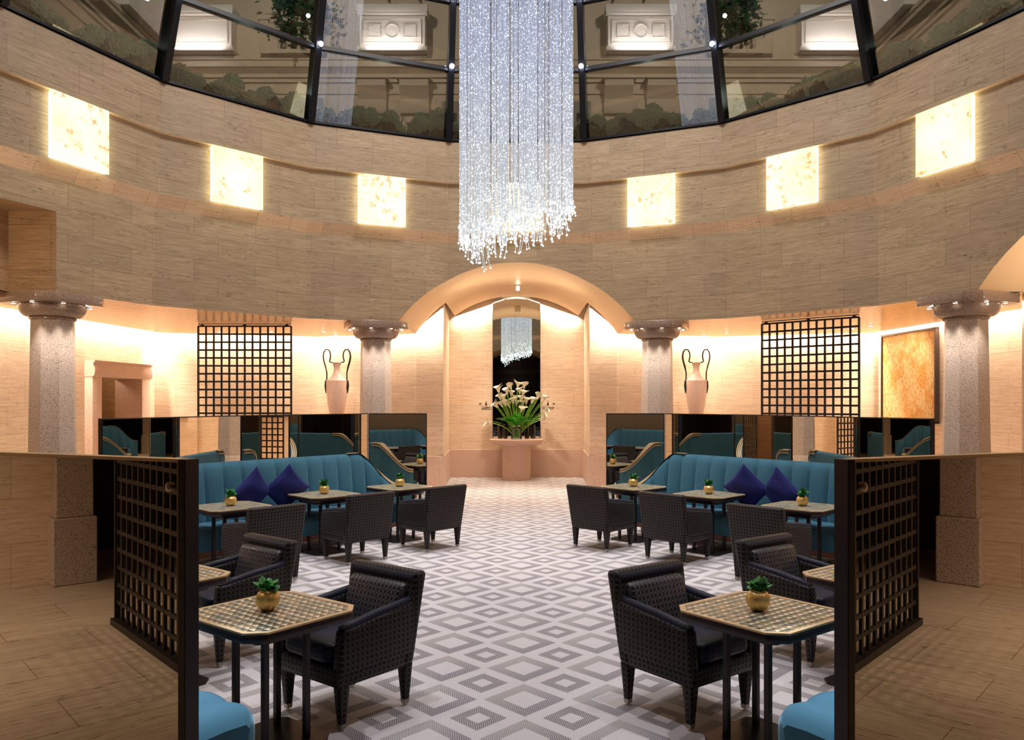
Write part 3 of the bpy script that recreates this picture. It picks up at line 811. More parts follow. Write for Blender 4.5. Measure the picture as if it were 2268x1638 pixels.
for z in (8.08, 9.18):
    for th in VT[1:-1]:
        if abs(th) > 60: continue
        p_ = gp(th, z); rd = Vector((sin(radians(th)), cos(radians(th)), 0)); p_ = p_ - rd * 0.19
        sd = 'doorway' if th < 0 else 'painting'
        nth = {11: 'nearest the chandelier', 34: 'on the middle mullion', 56: 'on the wide outer mullion'}[round(abs(th))]
        t = thing('dome_lamp', 'small bright lamp on the %s transom joint, %s, %s side' % (DLN[z], nth, sd), 'lamp', tuple(p_), -radians(th), 'lamps on the dome frame')
        g = G(); g.sphere((0, 0, 0), 0.042, 14, 9); build('bulb', g, M['domelamp'], t)
        g = G(); g.box((0, .10, 0), (0.05, 0.14, 0.05)); build('holder', g, M['mullion'], t)

# ------------------------------------------------------------------ planter of hydrangeas outside the glass
def blob(r, sub, amp, fq, seed):
    bm = bmesh.new(); bmesh.ops.create_icosphere(bm, subdivisions=sub, radius=1.0)
    for v in bm.verts:
        d = v.co.normalized(); n1 = noise.noise(d * fq + Vector((seed, 0, 0))); n2 = noise.noise(d * fq * 3.3 + Vector((0, seed, 0)))
        v.co = d * r * (1 + amp * n1 + amp * .8 * n2)
    g = G(); g.add([tuple(v.co) for v in bm.verts], [tuple(v.index for v in f.verts) for f in bm.faces]); bm.free(); return g
hyd = []
for sd in range(3):
    t = thing('hydrangea', 'pale hydrangea heads in the planter outside the dome glass', 'flowers', (0, 0, 0), 0, 'hydrangeas along the dome planter')
    rr = random.Random(sd)
    lf = blob(0.17, 3, .35, 2.2, sd + 5); build('foliage', lf, M['hydleaf'], t, smooth=0).location = (0, 0.03, 0.19)
    for k in range(5):
        b_ = blob(rr.uniform(.10, .135), 4, .30, 5.5, sd * 7 + k)
        o = build('flower_head', b_, M['hydrangea'], t, smooth=0); o.location = (rr.uniform(-.17, .17), rr.uniform(-.12, .05), rr.uniform(.22, .38))
    hyd.append(t)
k = 0; th = -84.0; rr = random.Random(11)
while th < 84:
    x, y = ring(th, 7.08 + rr.uniform(-.06, .14))
    sc = rr.uniform(1.05, 1.5)
    if k < 3: hyd[k].location = (x, y, 6.85); hyd[k].rotation_euler = (0, 0, rr.uniform(0, 6)); hyd[k].scale = (sc, sc, sc)
    else: dup(hyd[k % 3], (x, y, 6.85), rr.uniform(0, 6), scale=(sc, sc, sc))
    k += 1; th += rr.uniform(2.6, 4.2)
g = G()
for i in range(-4, 5):
    a_, b_ = ring(-11.25 + 22.5 * i, 7.6), ring(11.25 + 22.5 * i, 7.6); c_, d_ = ring(-11.25 + 22.5 * i, 12.0), ring(11.25 + 22.5 * i, 12.0)
    g.quad((*a_, 6.83), (*b_, 6.83), (*d_, 6.83), (*c_, 6.83))
struct('floor_terrace', g, M['bark'], 'dark terrace ground outside the dome', 'ground', smooth=0)

for k in range(-4, 5):
    x, y = ring(20 * k, 7.75); lamp('planter_light', 'POINT', (x, y, 7.75), 9, (0.86, 1.0, 0.84), size=.06)

def tree(label, loc, seed):
    t = thing('bonsai_tree', label, 'tree', loc, 0, 'small bare trees outside the dome')
    rr = random.Random(seed); g = G()
    def br(p, d, L, r, dep):
        q = p + d * L; mid = p + d * L * .5 + Vector((rr.uniform(-.1, .1), rr.uniform(-.1, .1), rr.uniform(-.05, .05))) * L
        g.tube([tuple(p), tuple(mid), tuple(q)], [r, r * .85, r * .7], 5)
        if dep == 0: return
        for _ in range(3 if dep > 1 else 3):
            nd = (d + Vector((rr.uniform(-1.2, 1.2), rr.uniform(-.7, .7), rr.uniform(-.35, .45)))).normalized()
            br(q, nd, L * rr.uniform(.6, .85), r * .62, dep - 1)
    br(Vector((0, 0, 0)), Vector((0.1, 0, 1)).normalized(), 0.30, 0.032, 4)
    build('branches', g, M['bark'], t, smooth=60)
tree('small bare spreading tree behind the glass, left of the chandelier, above the stone parapet', (-2.30, 16.3, 6.84), 4)
tree('low many-stemmed bare shrub behind the glass, right of the chandelier', (2.15, 16.3, 6.84), 9)

# ------------------------------------------------------------------ courtyard facade seen through the dome
FY = 23.5
fac = thing('courtyard_facade', 'classical stucco building front lit up beyond the glass dome', 'building', (0, 0, 0))
g = G(); g.bx(-10.4, 10.4, FY, FY + .4, 5.0, 19.0); build('front_wall', g, M['stucco'], fac)
for s in (-1, 1):
    g = G(); g.bx(min(s * 10.4, s * 10.8), max(s * 10.4, s * 10.8), 4, FY + .4, 5.0, 19.0); build('side_wall', g, M['stucco'], fac)
def mould(prof, z, name, mat=None):     # profile swept along the front and both side walls
    g = G(); pr = prof + [(0, prof[-1][1])]
    line = [(-10.4, 4), (-10.4, FY), (10.4, FY), (10.4, 4)]
    off = lambda d: [(-10.4 + d, 4), (-10.4 + d, FY - d), (10.4 - d, FY - d), (10.4 - d, 4)]
    rows = [[(x, y, z + h) for x, y in off(d)] for d, h in ([(0, prof[0][1])] + pr)]
    vs = [p for r_ in rows for p in r_]; fs = []
    for j in range(len(rows) - 1):
        for i in range(3): fs.append((j * 4 + i, j * 4 + i + 1, (j + 1) * 4 + i + 1, (j + 1) * 4 + i))
    g.add(vs, fs); return build(name, g, mat or M['stucco'], fac, smooth=0)
mould([(.06, 0), (.06, .10), (.12, .12), (.12, .22), (.26, .34), (.30, .36), (.30, .46)], 11.36, 'cornice')
mould([(.22, 0), (.22, .10), (.26, .11), (.26, .22), (.10, .25)], 11.83, 'plinth_band')
mould([(.04, 0), (.04, .08)], 11.02, 'string_course')
def lit_panel(cx, w, z0, z1, medallion, label):
    t = thing('stone_panel', label, 'stone panel', (cx, FY - .35, z0), 0, 'lit stone panels of the courtyard')
    h = z1 - z0
    g = G(); g.bx(-w / 2 + .06, w / 2 - .06, -.12, .35, .12, h - .16); build('block', g, M['stuccow'], t, bevel=.01, seg=1)
    g = G(); g.bx(-w / 2, w / 2, -.22, .35, h - .17, h - .10); g.bx(-w / 2 - .02, w / 2 + .02, -.25, .35, h - .10, h + .10); build('cap', g, M['stuccow'], t, bevel=.012)
    g = G(); g.bx(-w / 2, w / 2, -.20, .35, 0.0, .13); build('base', g, M['stuccow'], t, bevel=.015)
    def frame(x0, x1, a, b, e=.04, dp=.035):
        g = G()
        g.bx(x0, x1, -.12 - dp, -.118, a, a + e); g.bx(x0, x1, -.12 - dp, -.118, b - e, b)
        g.bx(x0, x0 + e, -.12 - dp, -.118, a + e, b - e); g.bx(x1 - e, x1, -.12 - dp, -.118, a + e, b - e); return g
    build('moulded_frame', frame(-w / 2 + .16, w / 2 - .16, .22, h - .26), M['stuccow'], t, bevel=.008, seg=1)
    if medallion:
        g = G()
        for r_ in (.20,):
            g.tube([(r_ * cos(a_ * pi / 20), -.135, h / 2 - .02 + r_ * sin(a_ * pi / 20)) for a_ in range(41)], .022, 8, False)
        build('medallion', g, M['stuccow'], t)
        for s in (-1, 1):
            x0, x1 = sorted((s * .32, s * .70)); build('side_frame', frame(x0, x1, h / 2 - .22, h / 2 + .18, .03, .025), M['stuccow'], t, bevel=.006, seg=1)
    g = G(); g.box((0, -.30, 0.015), (w * .72, .035, .03)); build('strip_light', g, M['tube'], t)
    lamp('panel_uplight', 'AREA', (cx, FY - .35 - .42, z0 + .05), 9, (1.0, 0.93, 0.96), aim=(cx, FY - .2, z1), size=w * .8, size_y=.05, spread=150)
for s in (-1, 1):
    sd = 'doorway' if s < 0 else 'painting'
    lit_panel(s * 3.6, 2.02, 12.08, 13.30, True, 'lit stone panel with a round medallion, beyond the dome, %s side of the chandelier' % sd)
    lit_panel(s * 9.15, 1.9, 12.08, 13.28, False, 'plain lit stone block in the courtyard corner, beyond the dome on the %s side' % sd)
    # block on the side wall at the corner
    g = G(); g.bx(min(s * 9.9, s * 10.4), max(s * 9.9, s * 10.4), FY - 3.2, FY - .6, 12.08, 13.28); build('corner_block', g, M['stuccow'], fac, bevel=.02)
    # balustrade
    t = thing('balustrade', 'short stone balcony balustrade beyond the dome on the %s side' % sd, 'balustrade', (s * 6.35, FY - .3, 12.05), 0, 'courtyard balustrades')
    g = G(); g.bx(-.80, .80, -.14, .14, 0, .12); build('base_rail', g, M['stucco'], t, bevel=.01)
    g = G(); g.bx(-.80, .80, -.16, .16, .88, 1.05); build('hand_rail', g, M['stucco'], t, bevel=.015)
    for k in range(5):
        g = G(); g.lathe([(.07, .12), (.07, .18), (.04, .22), (.085, .36), (.09, .42), (.045, .62), (.04, .70), (.07, .74), (.07, .88)], 14, (-.60 + .30 * k, 0, 0)); build('baluster', g, M['stucco'], t)
    g = G(); g.bx(s * 7.2 - .26, s * 7.2 + .26, FY - .42, FY, 12.05, 13.15); g.bx(s * 7.2 - .32, s * 7.2 + .32, FY - .46, FY, 13.02, 13.16); build('balcony_pier', g, M['stucco'], fac, bevel=.01)
    g = G(); g.bx(s * 7.2 - .20, s * 7.2 + .20, FY - .2, FY, 13.3, 16); build('pilaster', g, M['stucco'], fac, bevel=.01)
    for dx_ in (-.45, .45):
        g = G(); g.bx(s * 3.6 + dx_ - .28, s * 3.6 + dx_ + .28, FY - .22, FY, 13.42, 16); g.bx(s * 3.6 + dx_ - .34, s * 3.6 + dx_ + .34, FY - .26, FY, 13.42, 13.62)
        build('pilaster', g, M['stucco'], fac, bevel=.01)
    # scrolled corbels under the ledge
    for x_ in (3.0, 4.25, 8.9):
        g = G(); pr = [(.0, 0), (.10, .05), (.16, .22), (.14, .45), (.22, .62), (.34, .78), (.34, 1.02), (0, 1.02)]
        vs = []
        for e in (-.42, .42):
            for d_, z_ in pr: vs.append((s * x_ + e, FY - d_, 10.38 + z_))
        n_ = len(pr); g.add(vs, [tuple(range(n_)), tuple(range(2 * n_ - 1, n_ - 1, -1))] + [(i, n_ + i, n_ + (i + 1) % n_, (i + 1) % n_) for i in range(n_)])
        g.bx(s * x_ - .5, s * x_ + .5, FY - .4, FY, 11.36, 11.44)
        build('corbel', g, M['stucco'], fac, smooth=30)
    for (x_, w_, z0, z1) in ((6.75, 2.1, 8.0, 10.9), (1.72, .95, 8.0, 10.8), (6.4, 1.4, 13.5, 16.0)):
        g = G(); g.bx(s * x_ - w_ / 2, s * x_ + w_ / 2, FY - .05, FY + .01, z0, z1); w1 = build('courtyard_window', g, M['winframe'], fac)
        g = G()
        g.bx(s * x_ - w_ / 2 + .1, s * x_ - .05, FY - .06, FY - .045, z0 + .1, z1 - .35); g.bx(s * x_ + .05, s * x_ + w_ / 2 - .1, FY - .06, FY - .045, z0 + .1, z1 - .35)
        build('window_pane', g, M['winglass'], w1)
    for (y_, w_) in ((19.3, 1.2), (12.2, 2.6)):
        x0 = s * 10.38
        g = G(); g.bx(x0 - .04, x0 + .04, y_ - w_ / 2, y_ + w_ / 2, 7.2, 10.6 if w_ > 2 else 10.0); w1 = build('side_window', g, M['winframe'], fac)
        g = G()
        for e in (-1, 1): g.bx(x0 - .05, x0 + .05, y_ + e * w_ / 4 - w_ / 4 + .1, y_ + e * w_ / 4 + w_ / 4 - .1, 7.3, 10.45 if w_ > 2 else 9.85)
        build('side_pane', g, M['winglass'], w1)
    lamp('courtyard_flood', 'SPOT', (s * 6.0, 14.5, 15.5), 1300, (1.0, 0.92, 0.82), aim=(s * 5.2, FY, 11.0), size=.4, spot=110, blend=1)
    lamp('courtyard_wash', 'SPOT', (s * 4.0, 10.0, 15.0), 380, (1.0, 0.92, 0.82), aim=(s * 10.4, 16, 10.5), size=.4, spot=110, blend=1)
# ivy on the balconies
def leafcloud(n, ext, size, seed, droop=0.0):
    rr = random.Random(seed); g = G()
    for _ in range(n):
        c_ = Vector((rr.gauss(0, ext[0]), rr.gauss(0, ext[1]), rr.gauss(0, ext[2]) - droop * rr.random() ** 3))
        d_ = Vector((rr.uniform(-1, 1), rr.uniform(-1, .3), rr.uniform(-.6, 1))).normalized(); u_ = d_.orthogonal().normalized(); w_ = d_.cross(u_)
        L = size * rr.uniform(.6, 1.3)
        P_ = [c_, c_ + d_ * L * .5 + u_ * L * .32 + w_ * L * .05, c_ + d_ * L, c_ + d_ * L * .5 - u_ * L * .32 + w_ * L * .05]
        g.add([tuple(p) for p in P_], [(0, 1, 2), (0, 2, 3)])
    return g
for s in (-1, 1):
    sd = 'doorway' if s < 0 else 'painting'
    t = build('balcony_ivy', leafcloud(420, (.42, .16, .26), .2, 21 + s, .7), M['ivy'], smooth=0, loc=(s * 6.2, FY - .45, 13.35))
    tag(t, 'dark green trailing plant over the balcony rail beyond the dome, %s side' % sd, 'plant', 'balcony plants')

# ------------------------------------------------------------------ armchairs
CHG = 'woven armchairs at the tables'
def make_chair(label, loc, rz):
    t = thing('armchair', label, 'armchair', loc, rz, CHG)
    g = G(); g.hexa([(-.29, -.27, .25), (.29, -.27, .25), (.29, .29, .25), (-.29, .29, .25), (-.305, -.29, .37), (.305, -.29, .37), (.305, .30, .37), (-.305, .30, .37)])
    build('seat_base', g, M['weave'], t, bevel=.022)
    # seat cushion, slightly domed
    def cus(u, v):
        a = u * 2 * pi; ex = 0.22
        sg = lambda c: (1 if c >= 0 else -1) * abs(c) ** ex
        x = .225 * sg(cos(a)); y = .025 + .285 * sg(sin(a)); ph = (v - .5) * pi
        k = cos(ph) ** .22 if 0 < v < 1 else 0.0
        z = .435 + .062 * (1 if sin(ph) >= 0 else -1) * abs(sin(ph)) ** .5 + .018 * (1 - (x / .23) ** 2) * (1 if v > .5 else 0) * (k if v < 1 else 1)
        return (x * k, .025 + (y - .025) * k, z)
    g = G(); g.grid(cus, 48, 14, True); build('seat_cushion', g, M['seatvelvet'], t, smooth=60)
    # raked back, flaring slightly towards the top
    g = G(); g.hexa([(-.300, -.30, .26), (.300, -.30, .26), (.300, -.20, .26), (-.300, -.20, .26), (-.325, -.395, .83), (.325, -.395, .83), (.325, -.300, .83), (-.325, -.300, .83)])
    build('backrest', g, M['weave'], t, bevel=.030, seg=3)
    g = G(); g.hexa([(-.228, -.220, .44), (.228, -.220, .44), (.222, -.135, .45), (-.222, -.135, .45), (-.262, -.310, .762), (.262, -.310, .762), (.255, -.235, .752), (-.255, -.235, .752)])
    build('back_cushion', g, M['weavein'], t, bevel=.028, seg=3)
    g = G(); g.tube([(-.29, -.318, .785), (.29, -.318, .785)], .034, 14); build('head_roll', g, M['seatvelvet'], t)
    for s in (-1, 1):
        x0, x1 = sorted((s * .232, s * .312)); g = G()
        g.hexa([(x0, -.27, .33), (x1, -.27, .33), (x1, .295, .33), (x0, .295, .33), (x0, -.31, .655), (x1 + (.006 if s > 0 else 0), -.31, .655), (x1, .275, .585), (x0, .275, .585)])
        a = build('arm', g, M['weave'], t, bevel=.024, seg=3)
        g = G(); g.tube([(s * .272, -.28, .650), (s * .272, .0, .622), (s * .272, .255, .582)], .030, 12); build('arm_pad', g, M['seatvelvet'], a)
    for sx in (-1, 1):
        for sy in (-1, 1):
            g = G(); g.frus((sx * .255, .24 if sy > 0 else -.26), (.040, .040), (.072, .072), .035, .27, (0, 0))
            l = build('leg', g, M['weave'], t, bevel=.008)
            g = G(); g.frus((sx * .255, .24 if sy > 0 else -.26), (.034, .034), (.040, .040), .012, .040); build('ferrule', g, M['steel'], l)
    return t
# ------------------------------------------------------------------ tables
def make_table(label, loc, rz, group='patterned tables'):
    t = thing('table', label, 'table', loc, rz, group)
    h, c_ = .36, .085
    g = G(); g.prism(chamsq(h - .028, c_ * .9), .722, .742); build('tabletop', g, M['tabletop'], t)
    g = G(); o_, i_ = chamsq(h, c_), chamsq(h - .027, c_ * .9)
    for k in range(8):
        a, b, c2, d = o_[k], o_[(k + 1) % 8], i_[(k + 1) % 8], i_[k]
        g.hexa([(*a, .733), (*b, .733), (*c2, .733), (*d, .733), (*a, .743), (*b, .743), (*c2, .743), (*d, .743)])
    build('brass_rim', g, M['brass'], t)
    g = G(); g.prism(chamsq(h, c_), .688, .7325); build('edge_band', g, M['bronze'], t, bevel=.003, seg=1)
    g = G(); g.prism(chamsq(.24, .04), .640, .690); build('under_frame', g, M['bronze'], t, bevel=.004, seg=1)
    for sx in (-1, 1):
        for sy in (-1, 1):
            g = G(); g.bx(sx * .135 - .017, sx * .135 + .017, sy * .135 - .017, sy * .135 + .017, .020, .645); build('leg', g, M['bronze'], t, bevel=.003, seg=1)
    g = G(); g.prism(chamsq(.25, .06), .012, .026); build('base_plate', g, M['bronze'], t, bevel=.003, seg=1)
    return t
def make_pot(label, loc, rz, seed):
    t = thing('potted_plant', label, 'potted plant', loc, rz, 'gold pots on the tables')
    g = G(); pr = []
    for k in range(13):
        a = -1.15 + (1.15 + 0.80) * k / 12; pr.append((.066 * cos(a), .060 + .066 * sin(a) * .98))
    pr[0] = (.030, 0.0); pr += [(.043, .107), (.040, .098)]
    g.lathe(pr, 28); build('pot', g, M['goldpot'], t, smooth=50)
    rr = random.Random(seed); g = G()
    for k in range(46):
        a = rr.uniform(0, 2 * pi); el = rr.uniform(.15, 1.25); L = rr.uniform(.035, .075)
        base = Vector((rr.uniform(-.025, .025), rr.uniform(-.025, .025), .10 + rr.uniform(0, .045)))
        d = Vector((cos(a) * cos(el), sin(a) * cos(el), sin(el))); tip = base + d * L
        u_ = Vector((-sin(a), cos(a), 0)); n_ = d.cross(u_)
        w = L * .36; m1 = base + d * L * .35; m2 = base + d * L * .72
        g.add([tuple(base), tuple(m1 + u_ * w - n_ * w * .3), tuple(m1), tuple(m1 - u_ * w - n_ * w * .3), tuple(m2 + u_ * w * .8 - n_ * w * .3), tuple(m2), tuple(m2 - u_ * w * .8 - n_ * w * .3), tuple(tip - Vector((0, 0, L * .1)))],
              [(0, 2, 1), (0, 3, 2), (1, 2, 5, 4), (2, 3, 6, 5), (4, 5, 7), (5, 6, 7)])
    build('foliage', g, M['leaf'], t, smooth=60)
    return t
chair0 = make_chair('x', (0, 0, 0), 0); table0 = make_table('x', (0, 0, 0), 0); used = {}
def put(root, key, loc, rz, label):
    if key not in used:
        used[key] = 1; root.location = loc; root.rotation_euler = (0, 0, rz); root['label'] = label; return root
    return dup(root, loc, rz, label)
FH = (-.61, -.79); BH = (-.71, .70)
for s in (-1, 1):
    sd = SIDE[s]
    m = lambda x: -x * s            # the listed x are those of the doorway side
    CHS = [(-1.06, 4.93, FH, 'dark woven armchair nearest the viewer on the %s, by the aisle'),
           (-2.17, 6.03, FH, 'dark woven armchair just behind the front armchair and table on the %s'),
           (-2.72, 8.46, BH, 'armchair seen from behind at the first back-row table, %s'),
           (-1.95, 9.60, BH, 'armchair seen from behind at the middle back-row table, %s'),
           (-1.14, 10.42, BH, 'dark woven armchair seen from behind, closest to the niche, %s')]
    for k, (x, y, f, lb) in enumerate(CHS):
        put(chair0, 'c', (m(x), y, .012), heading(m(f[0]), f[1]) + radians(random.uniform(-2, 2)), lb % sd)
    TBS = [(-1.37, 4.44, FH, 'patterned square table nearest the viewer on the %s, gold pot on it', -.02, .0),
           (-2.40, 5.34, FH, 'patterned table cut off by the smoked mirror post on the %s', None, 0),
           (-3.22, 8.95, BH, 'patterned table by the banquette cushions, first of the back row on the %s', 0, 0),
           (-2.45, 10.12, BH, 'patterned middle table of the back row along the banquette, %s', 0, 0),
           (-1.62, 11.02, BH, 'patterned table at the niche end of the banquette on the %s', 0, 0)]
    PN = ['gold pot with green leaves on the table nearest the viewer, %s', '', 'gold pot with green leaves on the first back-row table, %s',
          'gold pot with green leaves on the middle back-row table, %s', 'gold pot with green leaves on the table nearest the niche, %s']
    for k, (x, y, f, lb, px_, py_) in enumerate(TBS):
        put(table0, 't', (m(x), y, 0), heading(m(f[0]), f[1]), lb % sd)
        if px_ is not None: make_pot(PN[k] % sd, (m(x) + px_, y + py_, .743), random.uniform(0, 6), 40 + k * 3 + s)

# ------------------------------------------------------------------ banquettes
def make_banquette(label, loc, rz, L=3.5, r=.42):
    t = thing('banquette', label, 'banquette', loc, rz, 'teal velvet banquettes')
    st = L - 2 * r; arc = r * radians(80); tot = st + 2 * arc
    w = .245; nch = round(tot / w); w = tot / nch
    def path(sv):        # position and inward normal along the back
        d = sv - tot / 2
        if abs(d) <= st / 2: return d, 0.0, 0.0, 1.0
        sg = 1 if d > 0 else -1; a = (abs(d) - st / 2) / r
        return sg * (st / 2 + r * sin(a)), r * (1 - cos(a)), -sg * sin(a), cos(a)
    def hgt(sv):
        e = min(sv, tot - sv) / .62
        e = max(0, min(1, e)); e = e * e * (3 - 2 * e)
        return .70 + (1.17 - .70) * e
    def bul(sv): return abs(sin(pi * sv / w)) ** .55
    sec = [(0.065, .30, .30, .045), (0.075, .46, .46, .05), (.075, .62, .62, .055), (.055, .82, .82, .05), (.035, 1.0, .95, .042), (.012, 1.12, .985, .03), (-.02, 1.17, 1.0, .012)]
    ns = nch * 10
    def fn(u, v):
        sv = u * tot; x, y, nx_, ny_ = path(sv); H = hgt(sv); k = v * (len(sec) - 1); j = min(int(k), len(sec) - 2); f = k - j
        o0 = sec[j]; o1 = sec[j + 1]; off = o0[0] + (o1[0] - o0[0]) * f; zz = o0[1] + (o1[1] - o0[1]) * f; bb = o0[3] + (o1[3] - o0[3]) * f
        z = .30 + (zz - .30) * (H - .30) / (1.17 - .30)
        off += bb * bul(sv)
        return (x + nx_ * off, y + ny_ * off, z)
    g = G(); g.grid(fn, ns, 12); build('back_cushions', g, M['teal'], t, smooth=70)
    g = G()
    def rear(u, v):
        sv = u * tot; x, y, nx_, ny_ = path(sv); H = hgt(sv); pts = [(-.02, H), (-.055, H - .005), (-.075, H - .03), (-.075, .14), (.05, .14), (.05, .32)]
        k = v * 5; j = min(int(k), 4); f = k - j
        o = pts[j][0] + (pts[j + 1][0] - pts[j][0]) * f; z = pts[j][1] + (pts[j + 1][1] - pts[j][1]) * f
        return (x + nx_ * o, y + ny_ * o, z)
    g.grid(rear, ns, 5)
    for u in (0, 1):
        P_ = [fn(u, k / 12) for k in range(13)] + [rear(u, k / 5) for k in range(1, 6)]
        g.add(P_, [tuple(range(len(P_)))])
    build('back_shell', g, M['teal'], t, smooth=40)
    for e in (0, 1):      # striped trim along the swept ends
        def tr(u, v):
            sv = u * .80 if e == 0 else tot - u * .80
            x, y, nx_, ny_ = path(sv); H = hgt(sv); o = -.085 + .105 * v
            return (x + nx_ * o, y + ny_ * o, H + .010 - .01 * abs(v - .5))
        g = G(); g.grid(tr, 24, 4, uvf=lambda u, v: (u, v))
        def tr2(u, v):
            x, y, z = tr(u, 0); sv = u * .80 if e == 0 else tot - u * .80
            _, _, nx_, ny_ = path(sv); return (x, y, z - .06 * v)
        g.grid(tr2, 24, 1, uvf=lambda u, v: (u, v * .6)); build('striped_trim', g, M['stripe'], t, smooth=60)
    # seat: channels running front to back
    sw = L - .30; ncs = round(sw / w); ws = sw / ncs
    def seat(u, v):
        x = -sw / 2 + u * sw; b = abs(sin(pi * u * ncs)) ** .5; e = min(u, 1 - u) * sw
        rnd_ = .05 * (1 - min(1, e / .12)) ** 2
        pr = [(.10, .45), (.25, .465), (.40, .472), (.54, .468), (.605, .445), (.64, .40), (.65, .34), (.645, .26), (.62, .215)]
        k = v * 8; j = min(int(k), 7); f = k - j
        y = pr[j][0] + (pr[j + 1][0] - pr[j][0]) * f; z = pr[j][1] + (pr[j + 1][1] - pr[j][1]) * f
        out = min(1, max(0, (v - .35) / .3)); y += out * (.022 * b - rnd_ * 2.0) ; z += (1 - min(1, max(0, (v - .5) * 3))) * (.018 * b - rnd_)
        return (x, y, z)
    g = G(); g.grid(seat, ncs * 10, 16)
    for u in (0, 1):
        P_ = [seat(u, k / 16) for k in range(17)] + [(-sw / 2 + u * sw, .10, .215)]
        g.add(P_, [tuple(range(len(P_)))])
    build('seat', g, M['teal'], t, smooth=70)
    g = G(); g.bx(-sw / 2 + .02, sw / 2 - .02, -.04, .60, .14, .235); build('plinth', g, M['redwood'], t, bevel=.006, seg=1)
    for x in (-sw / 2 + .15, 0, sw / 2 - .15):
        for y in (.02, .52):
            g = G(); g.frus((x, y), (.04, .04), (.06, .06), .012, .15); build('leg', g, M['darkwood'], t)
    return t
def make_pillow(label, loc, rx, rz, sc=1.0):
    h = .235 * sc
    g = G(); n_ = 22
    for sg in (-1, 1):
        def fn(u, v):
            a, b = 2 * u - 1, 2 * v - 1
            return (sg * h * a * (1 - .07 * (1 - b * b)), sg * -.085 * sc * ((1 - a * a) * (1 - b * b)) ** .42 * (1 + .12 * sin(5 * a + 2 * b)), h * b * (1 - .07 * (1 - a * a)))
        g.grid(fn, n_, n_)
    o = build('cushion', g, M['navy'], smooth=70); tag(o, label, 'cushion', 'navy cushions on the banquettes')
    o.rotation_mode = 'XYZ'
    o.matrix_world = Matrix.Translation(loc) @ Matrix.Rotation(rz, 4, 'Z') @ Matrix.Rotation(rx, 4, 'X') @ Matrix.Rotation(radians(45), 4, 'Y')
    return o
for s in (-1, 1):
    m = lambda x: -x * s; sd = SIDE[s]
    dx_, dy_ = .62, .785                  # run of the back row
    fx, fy = .785, -.62                   # facing the tables
    cx_, cy_ = -3.18, 10.42
    make_banquette('long teal velvet banquette with two navy cushions on the %s' % sd, (m(cx_), cy_, 0), heading(m(fx), fy), 3.7)
    for (d, up, tl, wh) in ((-.55, 0.0, 0, 'left'), (-.05, 0.0, 0, 'right')):
        x = cx_ + dx_ * d + fx * .34; y = cy_ + dy_ * d + fy * .34
        which = ('nearer the viewer' if d < -.3 else 'nearer the niche')
        make_pillow('navy velvet cushion standing on its corner on the teal banquette, %s, %s' % (sd, which), (m(x), y, .46 + .345), radians(-14), heading(m(fx), fy) + (m(1)) * radians(12 if d < -.3 else -8))
    # front banquette, only a corner shows past the smoked mirror
    ex, ey = -.80, .60; px_, py_ = -1.22 + ex * 1.55, 3.66 + ey * 1.55
    hx, hy = .60, .80
    fb = make_banquette('teal banquette in front, only its seat corner showing past the mirror on the %s' % sd, (m(px_ - hx * .50 + .02), py_ - hy * .50 + .06, 0), heading(m(hx), hy), 3.4, .03)
    fb.scale = (1, .80, 1)
    lamp('unseen_seat_spot', 'SPOT', (m(-1.9), 4.6, 4.5), 900, COOL, aim=(m(-1.45), 3.70, .45), size=.05, spot=13, blend=.7)  # unseen lamp added in mid-air to brighten the seat corner

# ------------------------------------------------------------------ smoked mirror partitions in front
NX, NYM = -.407, -.914
for s in (-1, 1):
    m = lambda x: -x * s; sd = SIDE[s]
    px_, py_ = -1.285, 3.10; tx, ty = -.914, .407
    ang = atan2(ty, m(tx)) if s < 0 else atan2(ty, m(tx))
    t = thing('mirror_partition', 'low smoked mirror partition in front on the %s, lattice reflected in it' % sd, 'partition', (m(px_), py_, 0), heading(m(-NX) * 1.0, -NYM), 'smoked mirror partitions')
    # local +Y points away from the viewer, local x runs along the panel
    d = -1 if s < 0 else 1
    x0, x1 = sorted((d * .04, d * 2.35)); H = 1.68
    g = G(); g.bx(x0, x1, .006, .05, 0.012, H - .012); build('panel', g, M['taupe'], t)
    g = G(); g.bx(x0, x1, -.002, .005, .10, H - .014); build('mirror', g, M['mirrornear'], t)
    x2, x3 = sorted((0.0, d * .038)); g = G(); g.bx(x2, x3, -.012, .062, 0, H); build('post', g, M['bronze'], t, bevel=.003, seg=1)
    g = G(); g.bx(x0, x1, -.006, .056, H - .013, H); build('top_rail', g, M['brass'], t)
    g = G(); g.bx(x0, x1, -.006, .056, 0, .10); build('kick_plate', g, M['blackmetal'], t)
    for q in (.085, 1.42):
        g = G(); g.lathe([(.019, 0), (.019, .010), (.013, .013), (.006, .013)], 20); k = build('mirror_fixing', g, M['steel'], t)
        k.rotation_euler = (pi / 2, 0, 0); k.location = (d * q, -.002, H - .11)

